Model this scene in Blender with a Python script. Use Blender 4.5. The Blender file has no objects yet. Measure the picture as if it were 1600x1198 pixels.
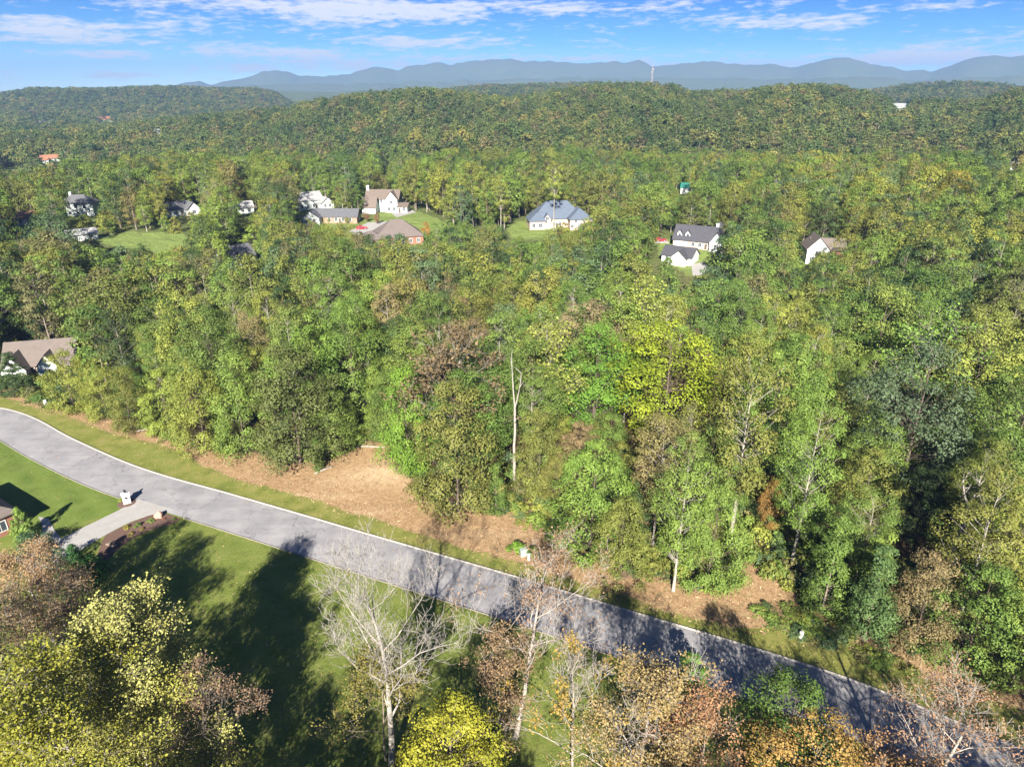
import bpy, math, random
import numpy as np
R_ = math.radians
sc = bpy.context.scene
COL = sc.collection
rng = np.random.default_rng(7)
random.seed(7)

# ------------------------------------------------------------------ camera
CAM_H, PITCH, FPX = 60.0, R_(23.3), 1067.0
cam = bpy.data.objects.new('camera', bpy.data.cameras.new('camera'))
COL.objects.link(cam)
cam.data.sensor_width = 36.0
cam.data.lens = 36.0 * FPX / 1600.0
cam.data.clip_start, cam.data.clip_end = 0.5, 60000.0
cam.location = (0, 0, CAM_H)
cam.rotation_euler = (R_(90) - PITCH, 0, 0)
sc.camera = cam

# ------------------------------------------------------------------ view
vs = sc.view_settings
vs.view_transform = 'Standard'
vs.look = 'None'
vs.exposure = 2.05
vs.gamma = 1.0
vs.use_curve_mapping = False
sc.cycles.use_denoising = True
sc.cycles.max_bounces = 4
sc.cycles.diffuse_bounces = 2
sc.cycles.transmission_bounces = 2
sc.cycles.glossy_bounces = 1
sc.cycles.volume_bounces = 0
sc.cycles.transparent_max_bounces = 4
sc.cycles.caustics_reflective = False
sc.cycles.caustics_refractive = False

SUN_EL, SUN_AZ = R_(30.0), R_(5.0)       # light travels towards +Y, a little to +X

def px_dir(x, y):
    a = (x - 800.0) / FPX
    b = -(y - 599.0) / FPX
    return np.array([a, math.cos(PITCH) + b * math.sin(PITCH), -math.sin(PITCH) + b * math.cos(PITCH)])

# ------------------------------------------------------------------ node helpers
def N(nt, t, **kw):
    n = nt.nodes.new(t)
    for k, v in kw.items():
        setattr(n, k, v)
    return n
def setin(nt, sock, v):
    if isinstance(v, bpy.types.NodeSocket):
        nt.links.new(v, sock)
    else:
        sock.default_value = v
def M_(nt, op, a, b=None, c=None, clamp=False):
    n = N(nt, 'ShaderNodeMath', operation=op, use_clamp=clamp)
    for i, v in enumerate((a, b, c)):
        if v is not None:
            setin(nt, n.inputs[i], v)
    return n.outputs[0]
def MIXC(nt, f, a, b, mode='MIX'):
    n = N(nt, 'ShaderNodeMix', data_type='RGBA', blend_type=mode)
    setin(nt, n.inputs[0], f)
    for s, v in ((n.inputs[6], a), (n.inputs[7], b)):
        setin(nt, s, v if isinstance(v, bpy.types.NodeSocket) else (*v, 1.0))
    return n.outputs[2]
def NOISE(nt, vec, scale, detail=4, rough=0.55, dist=0.0):
    n = N(nt, 'ShaderNodeTexNoise')
    if vec is not None:
        nt.links.new(vec, n.inputs['Vector'])
    n.inputs['Scale'].default_value = scale
    n.inputs['Detail'].default_value = detail
    n.inputs['Roughness'].default_value = rough
    n.inputs['Distortion'].default_value = dist
    return n.outputs['Fac']
def RAMP(nt, f, stops, interp='LINEAR'):
    n = N(nt, 'ShaderNodeValToRGB')
    n.color_ramp.interpolation = interp
    e = n.color_ramp.elements
    while len(e) < len(stops):
        e.new(0.5)
    for i, (p, c) in enumerate(stops):
        e[i].position = p
        e[i].color = (*c, 1.0) if len(c) == 3 else c
    setin(nt, n.inputs[0], f)
    return n.outputs[0]
def MAPR(nt, v, a, b, c=0.0, d=1.0):
    n = N(nt, 'ShaderNodeMapRange')
    setin(nt, n.inputs[0], v)
    for i, q in enumerate((a, b, c, d)):
        n.inputs[1 + i].default_value = q
    return n.outputs[0]

# ------------------------------------------------------------------ world: Nishita sky with thin streaky clouds
world = bpy.data.worlds.new('World')
sc.world = world
world.use_nodes = True
nt = world.node_tree
nt.nodes.clear()
sky = N(nt, 'ShaderNodeTexSky', sky_type='NISHITA')
sky.sun_disc = False
sky.sun_elevation = SUN_EL
sky.sun_rotation = R_(180) + SUN_AZ
sky.altitude = 1500
sky.air_density = 1.0
sky.dust_density = 0.15
sky.ozone_density = 3.0
tc = N(nt, 'ShaderNodeTexCoord')
sp = N(nt, 'ShaderNodeSeparateXYZ')
nt.links.new(tc.outputs['Generated'], sp.inputs[0])
dx, dy, dz = sp.outputs
hor = M_(nt, 'SQRT', M_(nt, 'ADD', M_(nt, 'MULTIPLY', dx, dx), M_(nt, 'MULTIPLY', dy, dy)))
hor = M_(nt, 'MAXIMUM', hor, 0.001)
U = M_(nt, 'ARCTAN2', dx, dy)
V = M_(nt, 'DIVIDE', dz, hor)
# deep blue overhead to paler blue near the horizon, as a clear autumn sky
bluesky = RAMP(nt, MAPR(nt, V, 0.0, 0.34), [(0.0, (0.64, 0.86, 0.96)), (0.08, (0.36, 0.60, 0.78)), (0.16, (0.155, 0.40, 0.60)), (0.29, (0.058, 0.245, 0.54)), (0.45, (0.075, 0.24, 0.55)), (1.0, (0.16, 0.36, 0.64))])
skyc = MIXC(nt, 1.0, sky.outputs[0], bluesky, 'MULTIPLY')
comb = N(nt, 'ShaderNodeCombineXYZ')
setin(nt, comb.inputs[0], M_(nt, 'MULTIPLY', U, 12.0))
setin(nt, comb.inputs[1], M_(nt, 'ADD', M_(nt, 'MULTIPLY', V, 62.0), M_(nt, 'MULTIPLY', U, -1.5)))
cn = NOISE(nt, comb.outputs[0], 1.0, 8, 0.60, 0.5)
cn2 = NOISE(nt, comb.outputs[0], 3.6, 6, 0.62, 0.3)
dens = M_(nt, 'ADD', M_(nt, 'MULTIPLY', M_(nt, 'SUBTRACT', cn, 0.5), 1.15), M_(nt, 'ADD', M_(nt, 'MULTIPLY', M_(nt, 'SUBTRACT', cn2, 0.5), 1.05), 0.5))
# (px x, px y, half width px, half height px, weight)
CL = [(90, 42, 150, 17, .36), (262, 38, 38, 13, .30), (470, 12, 190, 28, .40), (600, 25, 120, 14, .22), (760, 14, 150, 15, .27), (1000, 12, 220, 12, .24),
      (1255, 36, 130, 11, .40), (1340, 20, 60, 8, .22), (1480, 8, 60, 7, .24), (455, 84, 95, 9, .60), (660, 66, 150, 8, .42), (176, 85, 62, 6, .56), (0, 40, 60, 12, .2),
      (1480, 84, 170, 12, .48), (190, 117, 50, 5, .50), (400, 108, 110, 6, .36), (590, 101, 140, 7, .36), (1085, 50, 40, 8, .20), (60, 64, 130, 5, .20), (820, 92, 210, 6, .34), (1250, 98, 250, 6, .34), (230, 66, 120, 5, .18), (930, 40, 80, 6, .14)]
for (x, y, a, b, w) in CL:
    d = px_dir(x, y); u0 = math.atan2(d[0], d[1]); v0 = d[2] / math.hypot(d[0], d[1])
    c = math.hypot(d[0], d[1]) * FPX
    ea = M_(nt, 'POWER', M_(nt, 'ABSOLUTE', M_(nt, 'MULTIPLY', M_(nt, 'SUBTRACT', U, u0), c / a)), 2.0)
    eb = M_(nt, 'POWER', M_(nt, 'ABSOLUTE', M_(nt, 'MULTIPLY', M_(nt, 'SUBTRACT', V, v0), c / b)), 2.0)
    g = M_(nt, 'EXPONENT', M_(nt, 'MULTIPLY', M_(nt, 'ADD', ea, eb), -1.0))
    dens = M_(nt, 'ADD', dens, M_(nt, 'MULTIPLY', g, w * 0.85))
cl = MAPR(nt, dens, 0.60, 0.90)
cl = M_(nt, 'MULTIPLY', M_(nt, 'POWER', cl, 0.9), 0.93)
cl = M_(nt, 'MULTIPLY', cl, MAPR(nt, V, 0.0, 0.012))
final = MIXC(nt, cl, skyc, (4.9, 4.95, 5.0))
bg = N(nt, 'ShaderNodeBackground')
bg.inputs[1].default_value = 0.050
nt.links.new(final, bg.inputs[0])
wo = N(nt, 'ShaderNodeOutputWorld')
nt.links.new(bg.outputs[0], wo.inputs[0])

# ------------------------------------------------------------------ sun
sun = bpy.data.objects.new('sun', bpy.data.lights.new('sun', 'SUN'))
COL.objects.link(sun)
sun.data.energy = 5.0
sun.data.angle = R_(0.53)
sun.data.color = (1.0, 0.93, 0.82)
from mathutils import Vector
ldir = Vector((math.sin(SUN_AZ) * math.cos(SUN_EL), math.cos(SUN_AZ) * math.cos(SUN_EL), -math.sin(SUN_EL)))
sun.rotation_euler = ldir.to_track_quat('-Z', 'Y').to_euler()

# ------------------------------------------------------------------ tagging
def tag(o, label=None, cat=None, group=None, kind=None):
    if label: o['label'] = label
    if cat: o['category'] = cat
    if group: o['group'] = group
    if kind: o['kind'] = kind
    return o
def empty(name, loc, rz=0.0, sc_=1.0):
    o = bpy.data.objects.new(name, None)
    COL.objects.link(o)
    o.location = loc
    o.rotation_euler = (0, 0, rz)
    o.scale = (sc_, sc_, sc_)
    o.empty_display_size = 0.1
    return o

class MB:
    """collects faces into one mesh"""
    def __init__(s): s.v = []; s.f = []; s.m = []; s.smooth = False
    def add(s, vs_, fs, m=0):
        b = len(s.v); s.v += [tuple(v) for v in vs_]
        s.f += [tuple(b + i for i in f) for f in fs]; s.m += [m] * len(fs)
        return s
    def box(s, x0, x1, y0, y1, z0, z1, m=0):
        return s.add([(x0,y0,z0),(x1,y0,z0),(x1,y1,z0),(x0,y1,z0),(x0,y0,z1),(x1,y0,z1),(x1,y1,z1),(x0,y1,z1)],
                     [(0,3,2,1),(4,5,6,7),(0,1,5,4),(1,2,6,5),(2,3,7,6),(3,0,4,7)], m)
    def prism(s, poly, axis, a0, a1, m=0):
        n = len(poly)
        def P(p, a): return (a, p[0], p[1]) if axis == 'x' else ((p[0], a, p[1]) if axis == 'y' else (p[0], p[1], a))
        vs_ = [P(p, a0) for p in poly] + [P(p, a1) for p in poly]
        fs = [tuple(range(n))[::-1], tuple(range(n, 2 * n))] + [(i, (i + 1) % n, n + (i + 1) % n, n + i) for i in range(n)]
        return s.add(vs_, fs, m)
    def tube(s, pts, rad, sides=8, m=0):
        t = Tubes(); t.add(pts, rad, sides); V_, F_ = t.arrays()
        return s.add(V_.tolist(), F_.tolist(), m)
    def lathe(s, prof, sides=12, cx=0, cy=0, m=0):
        vs_ = []
        for (r, z) in prof:
            for k in range(sides):
                a = 2 * math.pi * k / sides
                vs_.append((cx + r * math.cos(a), cy + r * math.sin(a), z))
        fs = [(i * sides + k, i * sides + (k + 1) % sides, (i + 1) * sides + (k + 1) % sides, (i + 1) * sides + k)
              for i in range(len(prof) - 1) for k in range(sides)]
        fs.append(tuple(range(sides))[::-1]); fs.append(tuple((len(prof) - 1) * sides + k for k in range(sides)))
        return s.add(vs_, fs, m)
    def build(s, name, mats, parent=None, smooth=False, recalc=True):
        me = bpy.data.meshes.new(name)
        me.from_pydata(s.v, [], s.f)
        if not isinstance(mats, (list, tuple)): mats = [mats]
        for m in mats: me.materials.append(m)
        if max(s.m + [0]): me.polygons.foreach_set('material_index', s.m)
        if recalc:
            import bmesh
            bm = bmesh.new(); bm.from_mesh(me); bmesh.ops.recalc_face_normals(bm, faces=bm.faces); bm.to_mesh(me); bm.free()
        if smooth: me.polygons.foreach_set('use_smooth', [True] * len(me.polygons))
        me.update()
        o = bpy.data.objects.new(name, me)
        COL.objects.link(o)
        o.parent = parent
        return o

class Tubes:
    def __init__(s): s.V = []; s.F = []; s.n = 0
    def add(s, pts, rad, sides=4):
        pts = np.asarray(pts, float); rad = np.asarray(rad, float); k = len(pts)
        d = np.gradient(pts, axis=0)
        d /= np.maximum(np.linalg.norm(d, axis=1, keepdims=True), 1e-9)
        ref = np.array([1.0, 0.13, 0.07]) if abs(d[:, 2]).mean() > 0.7 else np.array([0.05, 0.1, 1.0])
        a = np.cross(d, ref); a /= np.maximum(np.linalg.norm(a, axis=1, keepdims=True), 1e-9)
        b = np.cross(d, a)
        th = np.arange(sides) * 2 * math.pi / sides
        ring = pts[:, None, :] + rad[:, None, None] * (np.cos(th)[None, :, None] * a[:, None, :] + np.sin(th)[None, :, None] * b[:, None, :])
        s.V.append(ring.reshape(-1, 3))
        i = np.arange(k - 1)[:, None] * sides; j = np.arange(sides)[None, :]; j2 = (j + 1) % sides
        f = np.stack([i + j, i + j2, i + sides + j2, i + sides + j], -1).reshape(-1, 4) + s.n
        s.F.append(f)
        s.n += k * sides
    def arrays(s):
        return np.concatenate(s.V), np.concatenate(s.F)

def quad_mesh(name, V_, F_, mats, tint=None, midx=None, smooth=False):
    me = bpy.data.meshes.new(name)
    nv, nf = len(V_), len(F_)
    me.vertices.add(nv); me.vertices.foreach_set('co', np.ascontiguousarray(V_, dtype=np.float32).ravel())
    me.loops.add(nf * 4); me.loops.foreach_set('vertex_index', np.ascontiguousarray(F_, dtype=np.int32).ravel())
    me.polygons.add(nf); me.polygons.foreach_set('loop_start', np.arange(nf, dtype=np.int32) * 4)
    if smooth: me.polygons.foreach_set('use_smooth', np.ones(nf, dtype=bool))
    for m in mats: me.materials.append(m)
    if midx is not None: me.polygons.foreach_set('material_index', np.asarray(midx, dtype=np.int32))
    me.update(calc_edges=True)
    if tint is not None:
        at = me.attributes.new('tint', 'FLOAT', 'POINT')
        at.data.foreach_set('value', np.asarray(tint, dtype=np.float32))
    return me

# ------------------------------------------------------------------ materials
def mat(name):
    m = bpy.data.materials.new(name); m.use_nodes = True
    m.node_tree.nodes.clear()
    o = N(m.node_tree, 'ShaderNodeOutputMaterial')
    return m, m.node_tree, o
def simple(name, col, rough=0.8, var=0.15, scale=3.0, bump=0.0, spec=0.3, metal=0.0, coord='Object'):
    m, nt, o = mat(name)
    tc = N(nt, 'ShaderNodeTexCoord')
    n = NOISE(nt, tc.outputs[coord], scale, 5, 0.6)
    n2 = NOISE(nt, tc.outputs[coord], scale * 7.3, 3, 0.6)
    f = M_(nt, 'ADD', M_(nt, 'MULTIPLY', n, 0.6), M_(nt, 'MULTIPLY', n2, 0.4))
    lo = tuple(c * (1 - var) for c in col); hi = tuple(min(1, c * (1 + var)) for c in col)
    c = RAMP(nt, f, [(0.3, lo), (0.7, hi)])
    p = N(nt, 'ShaderNodeBsdfPrincipled')
    nt.links.new(c, p.inputs['Base Color'])
    p.inputs['Roughness'].default_value = rough
    p.inputs['Specular IOR Level'].default_value = spec
    p.inputs['Metallic'].default_value = metal
    if bump:
        b = N(nt, 'ShaderNodeBump'); b.inputs['Distance'].default_value = bump
        nt.links.new(n2, b.inputs['Height']); nt.links.new(b.outputs[0], p.inputs['Normal'])
    nt.links.new(p.outputs[0], o.inputs[0])
    return m

def leaf_material(name, palette=None):
    m, nt, o = mat(name)
    oi = N(nt, 'ShaderNodeObjectInfo')
    at = N(nt, 'ShaderNodeAttribute', attribute_name='tint')
    t = at.outputs['Fac']
    if palette is None:
        base = oi.outputs['Color']
    else:
        n = len(palette)
        ra = RAMP(nt, oi.outputs['Random'], [(i / n, c) for i, c in enumerate(palette)], 'CONSTANT')
        nz = NOISE(nt, oi.outputs['Location'], 0.011, 3, 0.6)
        tone = RAMP(nt, nz, [(0.36, (0.74, 0.80, 0.86)), (0.5, (1.0, 1.0, 1.0)), (0.64, (1.34, 1.20, 1.05))])
        base = MIXC(nt, 1.0, ra, tone, 'MULTIPLY')
    v = MAPR(nt, t, 0.0, 1.0, 0.66, 1.34)
    c = MIXC(nt, 1.0, base, v, 'MULTIPLY') if False else None
    hs = N(nt, 'ShaderNodeHueSaturation')
    setin(nt, hs.inputs['Hue'], MAPR(nt, t, 0.0, 1.0, 0.510, 0.490))
    setin(nt, hs.inputs['Saturation'], 1.0)
    setin(nt, hs.inputs['Value'], v)
    nt.links.new(base, hs.inputs['Color'])
    c = hs.outputs[0]
    d = N(nt, 'ShaderNodeBsdfPrincipled')
    nt.links.new(c, d.inputs['Base Color'])
    d.inputs['Roughness'].default_value = 0.50
    d.inputs['Specular IOR Level'].default_value = 0.12
    tr = N(nt, 'ShaderNodeBsdfTranslucent')
    hs2 = N(nt, 'ShaderNodeHueSaturation')
    hs2.inputs['Hue'].default_value = 0.49; hs2.inputs['Saturation'].default_value = 1.1; hs2.inputs['Value'].default_value = 1.15
    nt.links.new(c, hs2.inputs['Color']); nt.links.new(hs2.outputs[0], tr.inputs['Color'])
    mx = N(nt, 'ShaderNodeMixShader'); mx.inputs[0].default_value = 0.22
    nt.links.new(d.outputs[0], mx.inputs[1]); nt.links.new(tr.outputs[0], mx.inputs[2])
    nt.links.new(mx.outputs[0], o.inputs[0])
    return m

# foliage colours (linear)
C = dict(
    olive=(0.133, 0.1482, 0.03488), mid=(0.09592, 0.1504, 0.0327), yellow_green=(0.1799, 0.2071, 0.04142), dark=(0.04578, 0.0763, 0.02616),
    blue_green=(0.08284, 0.1286, 0.05668), brown=(0.1799, 0.1417, 0.06758), lime=(0.125, 0.222, 0.030), gold=(0.2561, 0.2126, 0.03924),
    pale=(0.1908, 0.2126, 0.07848), light=(0.133, 0.1962, 0.03924), orange=(0.3052, 0.1526, 0.03488), russet=(0.1962, 0.09265, 0.0545), yellow=(0.3597, 0.327, 0.0218),
    bare=(0.218, 0.1635, 0.109))
LEAF = leaf_material('leaf')
PAL_MID = [C['yellow_green'], C['olive'], C['light'], C['mid'], C['mid'], C['dark'], C['olive'], C['light'], C['mid'], (0.13, 0.125, 0.05), C['dark'], (0.115, 0.155, 0.034), (0.145, 0.165, 0.036), C['blue_green']]
PAL_FAR = [(0.0989, 0.1242, 0.0345), (0.0759, 0.115, 0.0322), (0.046, 0.0759, 0.0276), (0.0897, 0.1196, 0.0345), (0.0575, 0.0897, 0.03105), (0.1219, 0.1357, 0.04025), (0.069, 0.1058, 0.0322), (0.1288, 0.1173, 0.0529), (0.1035, 0.1288, 0.0368), (0.161, 0.161, 0.046), (0.0644, 0.0966, 0.0322), (0.0851, 0.1173, 0.0345)]
LEAF_MID = leaf_material('leaf_wood', PAL_MID)
LEAF_FAR = leaf_material('leaf_far', PAL_FAR)
BARK = simple('bark_grey', (0.16, 0.132, 0.104), 0.9, 0.35, 6, 0.02)
BARK_PALE = simple('bark_pale', (0.272, 0.244, 0.212), 0.85, 0.22, 5, 0.02)
BARK_DEAD = simple('bark_dead', (0.245, 0.225, 0.200), 0.9, 0.25, 5, 0.02)
BARK_DARK = simple('bark_dark', (0.088, 0.068, 0.052), 0.9, 0.35, 6, 0.02)

# ------------------------------------------------------------------ terrain height
def vnoise(x, y, seed=0):
    x = np.asarray(x, float); y = np.asarray(y, float)
    xi = np.floor(x).astype(np.int64); yi = np.floor(y).astype(np.int64)
    xf = x - xi; yf = y - yi
    u = xf * xf * (3 - 2 * xf); v = yf * yf * (3 - 2 * yf)
    def h(a, b):
        n = (a * 374761393 + b * 668265263 + seed * 982451653) & 0xffffffff
        n = ((n ^ (n >> 13)) * 1274126177) & 0xffffffff
        return ((n ^ (n >> 16)) & 0xffff) / 65535.0
    return (h(xi, yi) * (1 - u) + h(xi + 1, yi) * u) * (1 - v) + (h(xi, yi + 1) * (1 - u) + h(xi + 1, yi + 1) * u) * v
def fbm(x, y, oct=4, seed=0):
    s = 0; a = 0.5; f = 1.0
    for i in range(oct):
        s = s + a * (vnoise(np.asarray(x) * f, np.asarray(y) * f, seed + i) - 0.5); a *= 0.5; f *= 2.03
    return s
def sstep(a, b, x):
    t = np.clip((np.asarray(x, float) - a) / (b - a), 0, 1); return t * t * (3 - 2 * t)

def profile(pts, R, th):
    az, z = [], []
    for (x, y) in pts:
        d = px_dir(x, y); az.append(math.atan2(d[0], d[1])); z.append(CAM_H + R * d[2] / math.hypot(d[0], d[1]) - th)
    return np.array(az), np.array(z)
VALLEY = -14.0
LAYERS = [
 # R, front width, back width, tree height, silhouette in photo pixels
 (1000, 400, 260, 17, [(-200,215),(0,212),(150,205),(275,186),(450,167),(500,157),(565,146),(640,140),(700,142),(800,152),(815,150),(900,137),(950,131),(1050,132),(1078,143),(1125,143),(1175,140),(1225,135),(1300,134),(1350,143),(1390,154),(1450,157),(1525,156),(1565,146),(1600,137),(1800,130)]),
 (2450, 520, 500, 14, [(-200,160),(0,148),(50,139),(150,140),(240,136),(350,139),(400,139),(430,145),(450,158),(520,178),(600,190),(1800,190)]),
 (2050, 400, 400, 14, [(-200,190),(520,190),(600,160),(680,142),(740,135),(800,134),(860,132),(935,130),(990,138),(1060,150),(1330,150),(1375,140),(1430,133),(1500,130),(1560,132),(1595,138),(1800,138)]),
 (4300, 700, 700, 4, [(-200,150),(350,144),(430,141),(520,143),(570,140),(640,141),(800,139),(1000,139),(1200,140),(1400,138),(1800,139)]),
 (6500, 700, 800, 0, [(-200,150),(250,141),(380,134),(450,133),(560,131),(650,128),(780,126),(900,122),(1000,123),(1100,121),(1200,124),(1330,121),(1450,125),(1600,118),(1800,118)]),
 (8600, 1000, 1000, 0, [(-200,150),(200,146),(258,139),(310,127),(328,131),(355,126),(385,120),(405,113),(425,110),(445,111),(467,120),(510,118),(545,116),(565,109),(585,104),(602,106),(620,110),(638,104),(655,100),(690,98),(705,101),(740,97),(780,93),(800,94),(850,97),(915,98),(965,98),(990,97),(1000,96),(1006,98),(1018,105),(1040,103),(1070,100),(1095,97),(1110,96),(1122,97),(1140,101),(1185,100),(1215,103),(1245,106),(1262,101),(1280,95),(1305,89),(1325,91),(1345,97),(1365,102),(1390,106),(1415,110),(1440,110),(1460,111),(1478,104),(1495,97),(1510,93),(1525,90),(1560,89),(1600,87),(1800,84)]),
]
LP = [(R, wf, wb) + profile(p, R, th) for (R, wf, wb, th, p) in LAYERS]
def hgt(x, y):
    x = np.asarray(x, float); y = np.asarray(y, float)
    r = np.hypot(x, y); az = np.arctan2(x, y)
    rs_ = r + 170 * fbm(az * 7 + 4, az * 0 + 1.5, 3, 12) * sstep(320, 420, r)
    base = 7.0 * sstep(185, 320, r) - 21.0 * sstep(380, 620, rs_)
    base = base + 6.0 * sstep(0.25, 0.6, az) * sstep(220, 330, r) * (1 - sstep(420, 600, r))
    base = base + 5.0 * sstep(230, 600, r) * fbm(x / 160, y / 160, 3, 5)
    h = base
    for (R, wf, wb, A, Z) in LP:
        # spurs and hollows: the ridge line wanders in distance but not in height
        wob = 0.30 * wf * fbm(az * 9 + R, az * 0 + 3, 3, int(R) % 91)
        t = (r - R - wob)
        sh = np.exp(-(t / np.where(t < 0, wf, wb)) ** 2)
        zz_ = np.interp(az, A, Z)
        if R > 6000: zz_ = zz_ + 45 * fbm(az * 60, az * 0 + R, 4, 17)
        Lh = VALLEY + (zz_ - VALLEY) * sh
        am = (0.20 if R > 6000 else (0.75 if R < 1500 else 0.5)) * np.abs(Lh - VALLEY) * (1 - sh ** 3) * sstep(300, 600, r)
        Lh = Lh + am * 2.0 * fbm(x / (wf * 0.42), y / (wf * 0.42), 3, int(R) % 53)
        h = np.where(r > 420, np.maximum(h, Lh) + 2.0 * np.exp(-np.abs(h - Lh) / 4.0) * sstep(420, 600, r), h)
    return h
def ground_at(x, y):
    d = px_dir(x, y); lo = 20.0
    ts = np.geomspace(20, 6000, 1500)
    P = d[None, :] * ts[:, None]; z = CAM_H + P[:, 2]
    below = z < hgt(P[:, 0], P[:, 1])
    i = int(np.argmax(below)) if below.any() else len(ts) - 1
    a, b = ts[max(i - 1, 0)], ts[i]
    for _ in range(25):
        m = 0.5 * (a + b); p = d * m
        if CAM_H + p[2] < hgt(p[0], p[1]): b = m
        else: a = m
    p = d * b
    return np.array([p[0], p[1], CAM_H + p[2]])
def at_z(x, y, z=0.0):
    d = px_dir(x, y); t = (z - CAM_H) / d[2]
    return np.array([d[0] * t, d[1] * t])
def proj(x, y, z):
    z = z - CAM_H
    zc = y * math.cos(PITCH) - z * math.sin(PITCH)
    yc = y * math.sin(PITCH) + z * math.cos(PITCH)
    return 800 + FPX * x / zc, 599 - FPX * yc / zc

# ------------------------------------------------------------------ polylines read off the photograph, on the ground
def gl(pts): return np.array([at_z(x, y) for x, y in pts])
def resample(P, step):
    s = np.concatenate([[0], np.cumsum(np.linalg.norm(np.diff(P, axis=0), axis=1))])
    n = max(2, int(s[-1] / step)); t = np.linspace(0, s[-1], n)
    Q = np.stack([np.interp(t, s, P[:, 0]), np.interp(t, s, P[:, 1])], 1)
    for _ in range(6):
        Q[1:-1] = 0.25 * Q[:-2] + 0.5 * Q[1:-1] + 0.25 * Q[2:]
    return Q
FAR_PX = [(-140,627),(0,637),(33,645),(67,660),(100,680),(134,696),(167,711),(200,725),(234,737),(284,752),(334,765),(400,784),(500,813),(550,828),(675,864),(800,900),(900,930),(1009,963),(1162,1008),(1250,1036),(1337,1064),(1425,1100),(1600,1172),(1800,1262)]
FAR = resample(gl(FAR_PX), 1.5)
# the road is 7.2 m wide: its near edge runs parallel
tg = np.gradient(FAR, axis=0); tg /= np.linalg.norm(tg, axis=1, keepdims=True)
nrm = np.stack([tg[:, 1], -tg[:, 0]], 1)          # towards the camera
ROADW = 7.8
NEAR = FAR + nrm * ROADW
for _ in range(8): NEAR[1:-1] = 0.25 * NEAR[:-2] + 0.5 * NEAR[1:-1] + 0.25 * NEAR[2:]
EDGE = resample(gl([(-200,600),(0,612),(70,630),(130,640),(200,665),(270,690),(400,713),(480,733),(530,712),(570,694),(610,698),(650,745),(670,785),(720,803),(800,795),(850,830),(900,878),(1000,905),(1100,917),(1150,905),(1190,885),(1235,925),(1300,968),(1400,1003),(1500,1045),(1650,1105),(1800,1160)]), 1.5)
VERGE = resample(gl([(-200,606),(0,618),(130,660),(200,680),(300,712),(350,745),(430,762),(550,800),(700,846),(830,884),(900,908),(1000,940),(1160,985),(1210,985),(1240,960),(1320,1000),(1400,1035),(1600,1110),(1800,1180)]), 1.5)
def dist_side(P, x, y):
    """distance to polyline P and side (+ = beyond it, away from the camera)"""
    x = np.asarray(x, float).ravel(); y = np.asarray(y, float).ravel()
    best = np.full(x.shape, 1e9); side = np.zeros(x.shape)
    A = P[:-1]; B = P[1:]; D = B - A; L2 = (D ** 2).sum(1)
    for i in range(len(A)):
        t = np.clip(((x - A[i, 0]) * D[i, 0] + (y - A[i, 1]) * D[i, 1]) / L2[i], 0, 1)
        ex = x - A[i, 0] - t * D[i, 0]; ey = y - A[i, 1] - t * D[i, 1]
        d = ex * ex + ey * ey; cr = D[i, 0] * ey - D[i, 1] * ex
        m = d < best
        best = np.where(m, d, best); side = np.where(m, cr, side)
    return np.sqrt(best) * np.where(side >= 0, 1, -1)
def inpoly(P, x, y):
    x = np.asarray(x); y = np.asarray(y); c = np.zeros(x.shape, bool); n = len(P)
    for i in range(n):
        a = P[i]; b = P[(i + 1) % n]
        k = ((a[1] > y) != (b[1] > y)) & (x < (b[0] - a[0]) * (y - a[1]) / (b[1] - a[1] + 1e-12) + a[0])
        c ^= k
    return c

# ------------------------------------------------------------------ ground sheet (to the horizon)
az = np.concatenate([np.linspace(-180, -56, 32), np.linspace(-54, 54, 433), np.linspace(56, 180, 32)]) * math.pi / 180
rr = np.concatenate([np.linspace(0.5, 190, 12), np.geomspace(200, 1500, 120), np.geomspace(1530, 10600, 120)])
A2, R2 = np.meshgrid(az, rr, indexing='ij')
GX, GY = R2 * np.sin(A2), R2 * np.cos(A2)
GZ = hgt(GX, GY) - 0.6 * (1 - sstep(150, 215, R2))
na, nr = GX.shape
ia = np.arange(na - 1)[:, None] * nr + np.arange(nr - 1)[None, :]
GF = np.stack([ia, ia + 1, ia + nr + 1, ia + nr], -1).reshape(-1, 4)[:, ::-1]
m, nt, o = mat('forest_floor')
geo = N(nt, 'ShaderNodeNewGeometry')
pos = geo.outputs['Position']
n1 = NOISE(nt, pos, 0.05, 8, 0.7); n2 = NOISE(nt, pos, 0.9, 6, 0.65); n3 = NOISE(nt, pos, 0.006, 4, 0.6)
floor_c = RAMP(nt, n2, [(0.3, (0.075, 0.052, 0.030)), (0.55, (0.115, 0.082, 0.045)), (0.75, (0.07, 0.085, 0.028))])
wood_c = RAMP(nt, n1, [(0.30, (0.030, 0.048, 0.016)), (0.45, (0.062, 0.085, 0.024)), (0.55, (0.085, 0.098, 0.030)), (0.66, (0.13, 0.125, 0.045))])
wood_c = MIXC(nt, MAPR(nt, n3, 0.35, 0.65), wood_c, (0.06, 0.082, 0.026))
cd = N(nt, 'ShaderNodeVectorMath', operation='LENGTH'); nt.links.new(pos, cd.inputs[0])
brush = RAMP(nt, n2, [(0.3, (0.050, 0.070, 0.022)), (0.7, (0.115, 0.130, 0.042))])
floor_c = MIXC(nt, MAPR(nt, cd.outputs['Value'], 185, 250), floor_c, brush)
cc = MIXC(nt, MAPR(nt, cd.outputs['Value'], 300, 900), floor_c, wood_c)
at = N(nt, 'ShaderNodeAttribute', attribute_name='tint')      # meadows and lawns round the houses
meadow = RAMP(nt, n2, [(0.3, (0.115, 0.165, 0.040)), (0.7, (0.165, 0.205, 0.060))])
cc = MIXC(nt, at.outputs['Fac'], cc, meadow)
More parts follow.
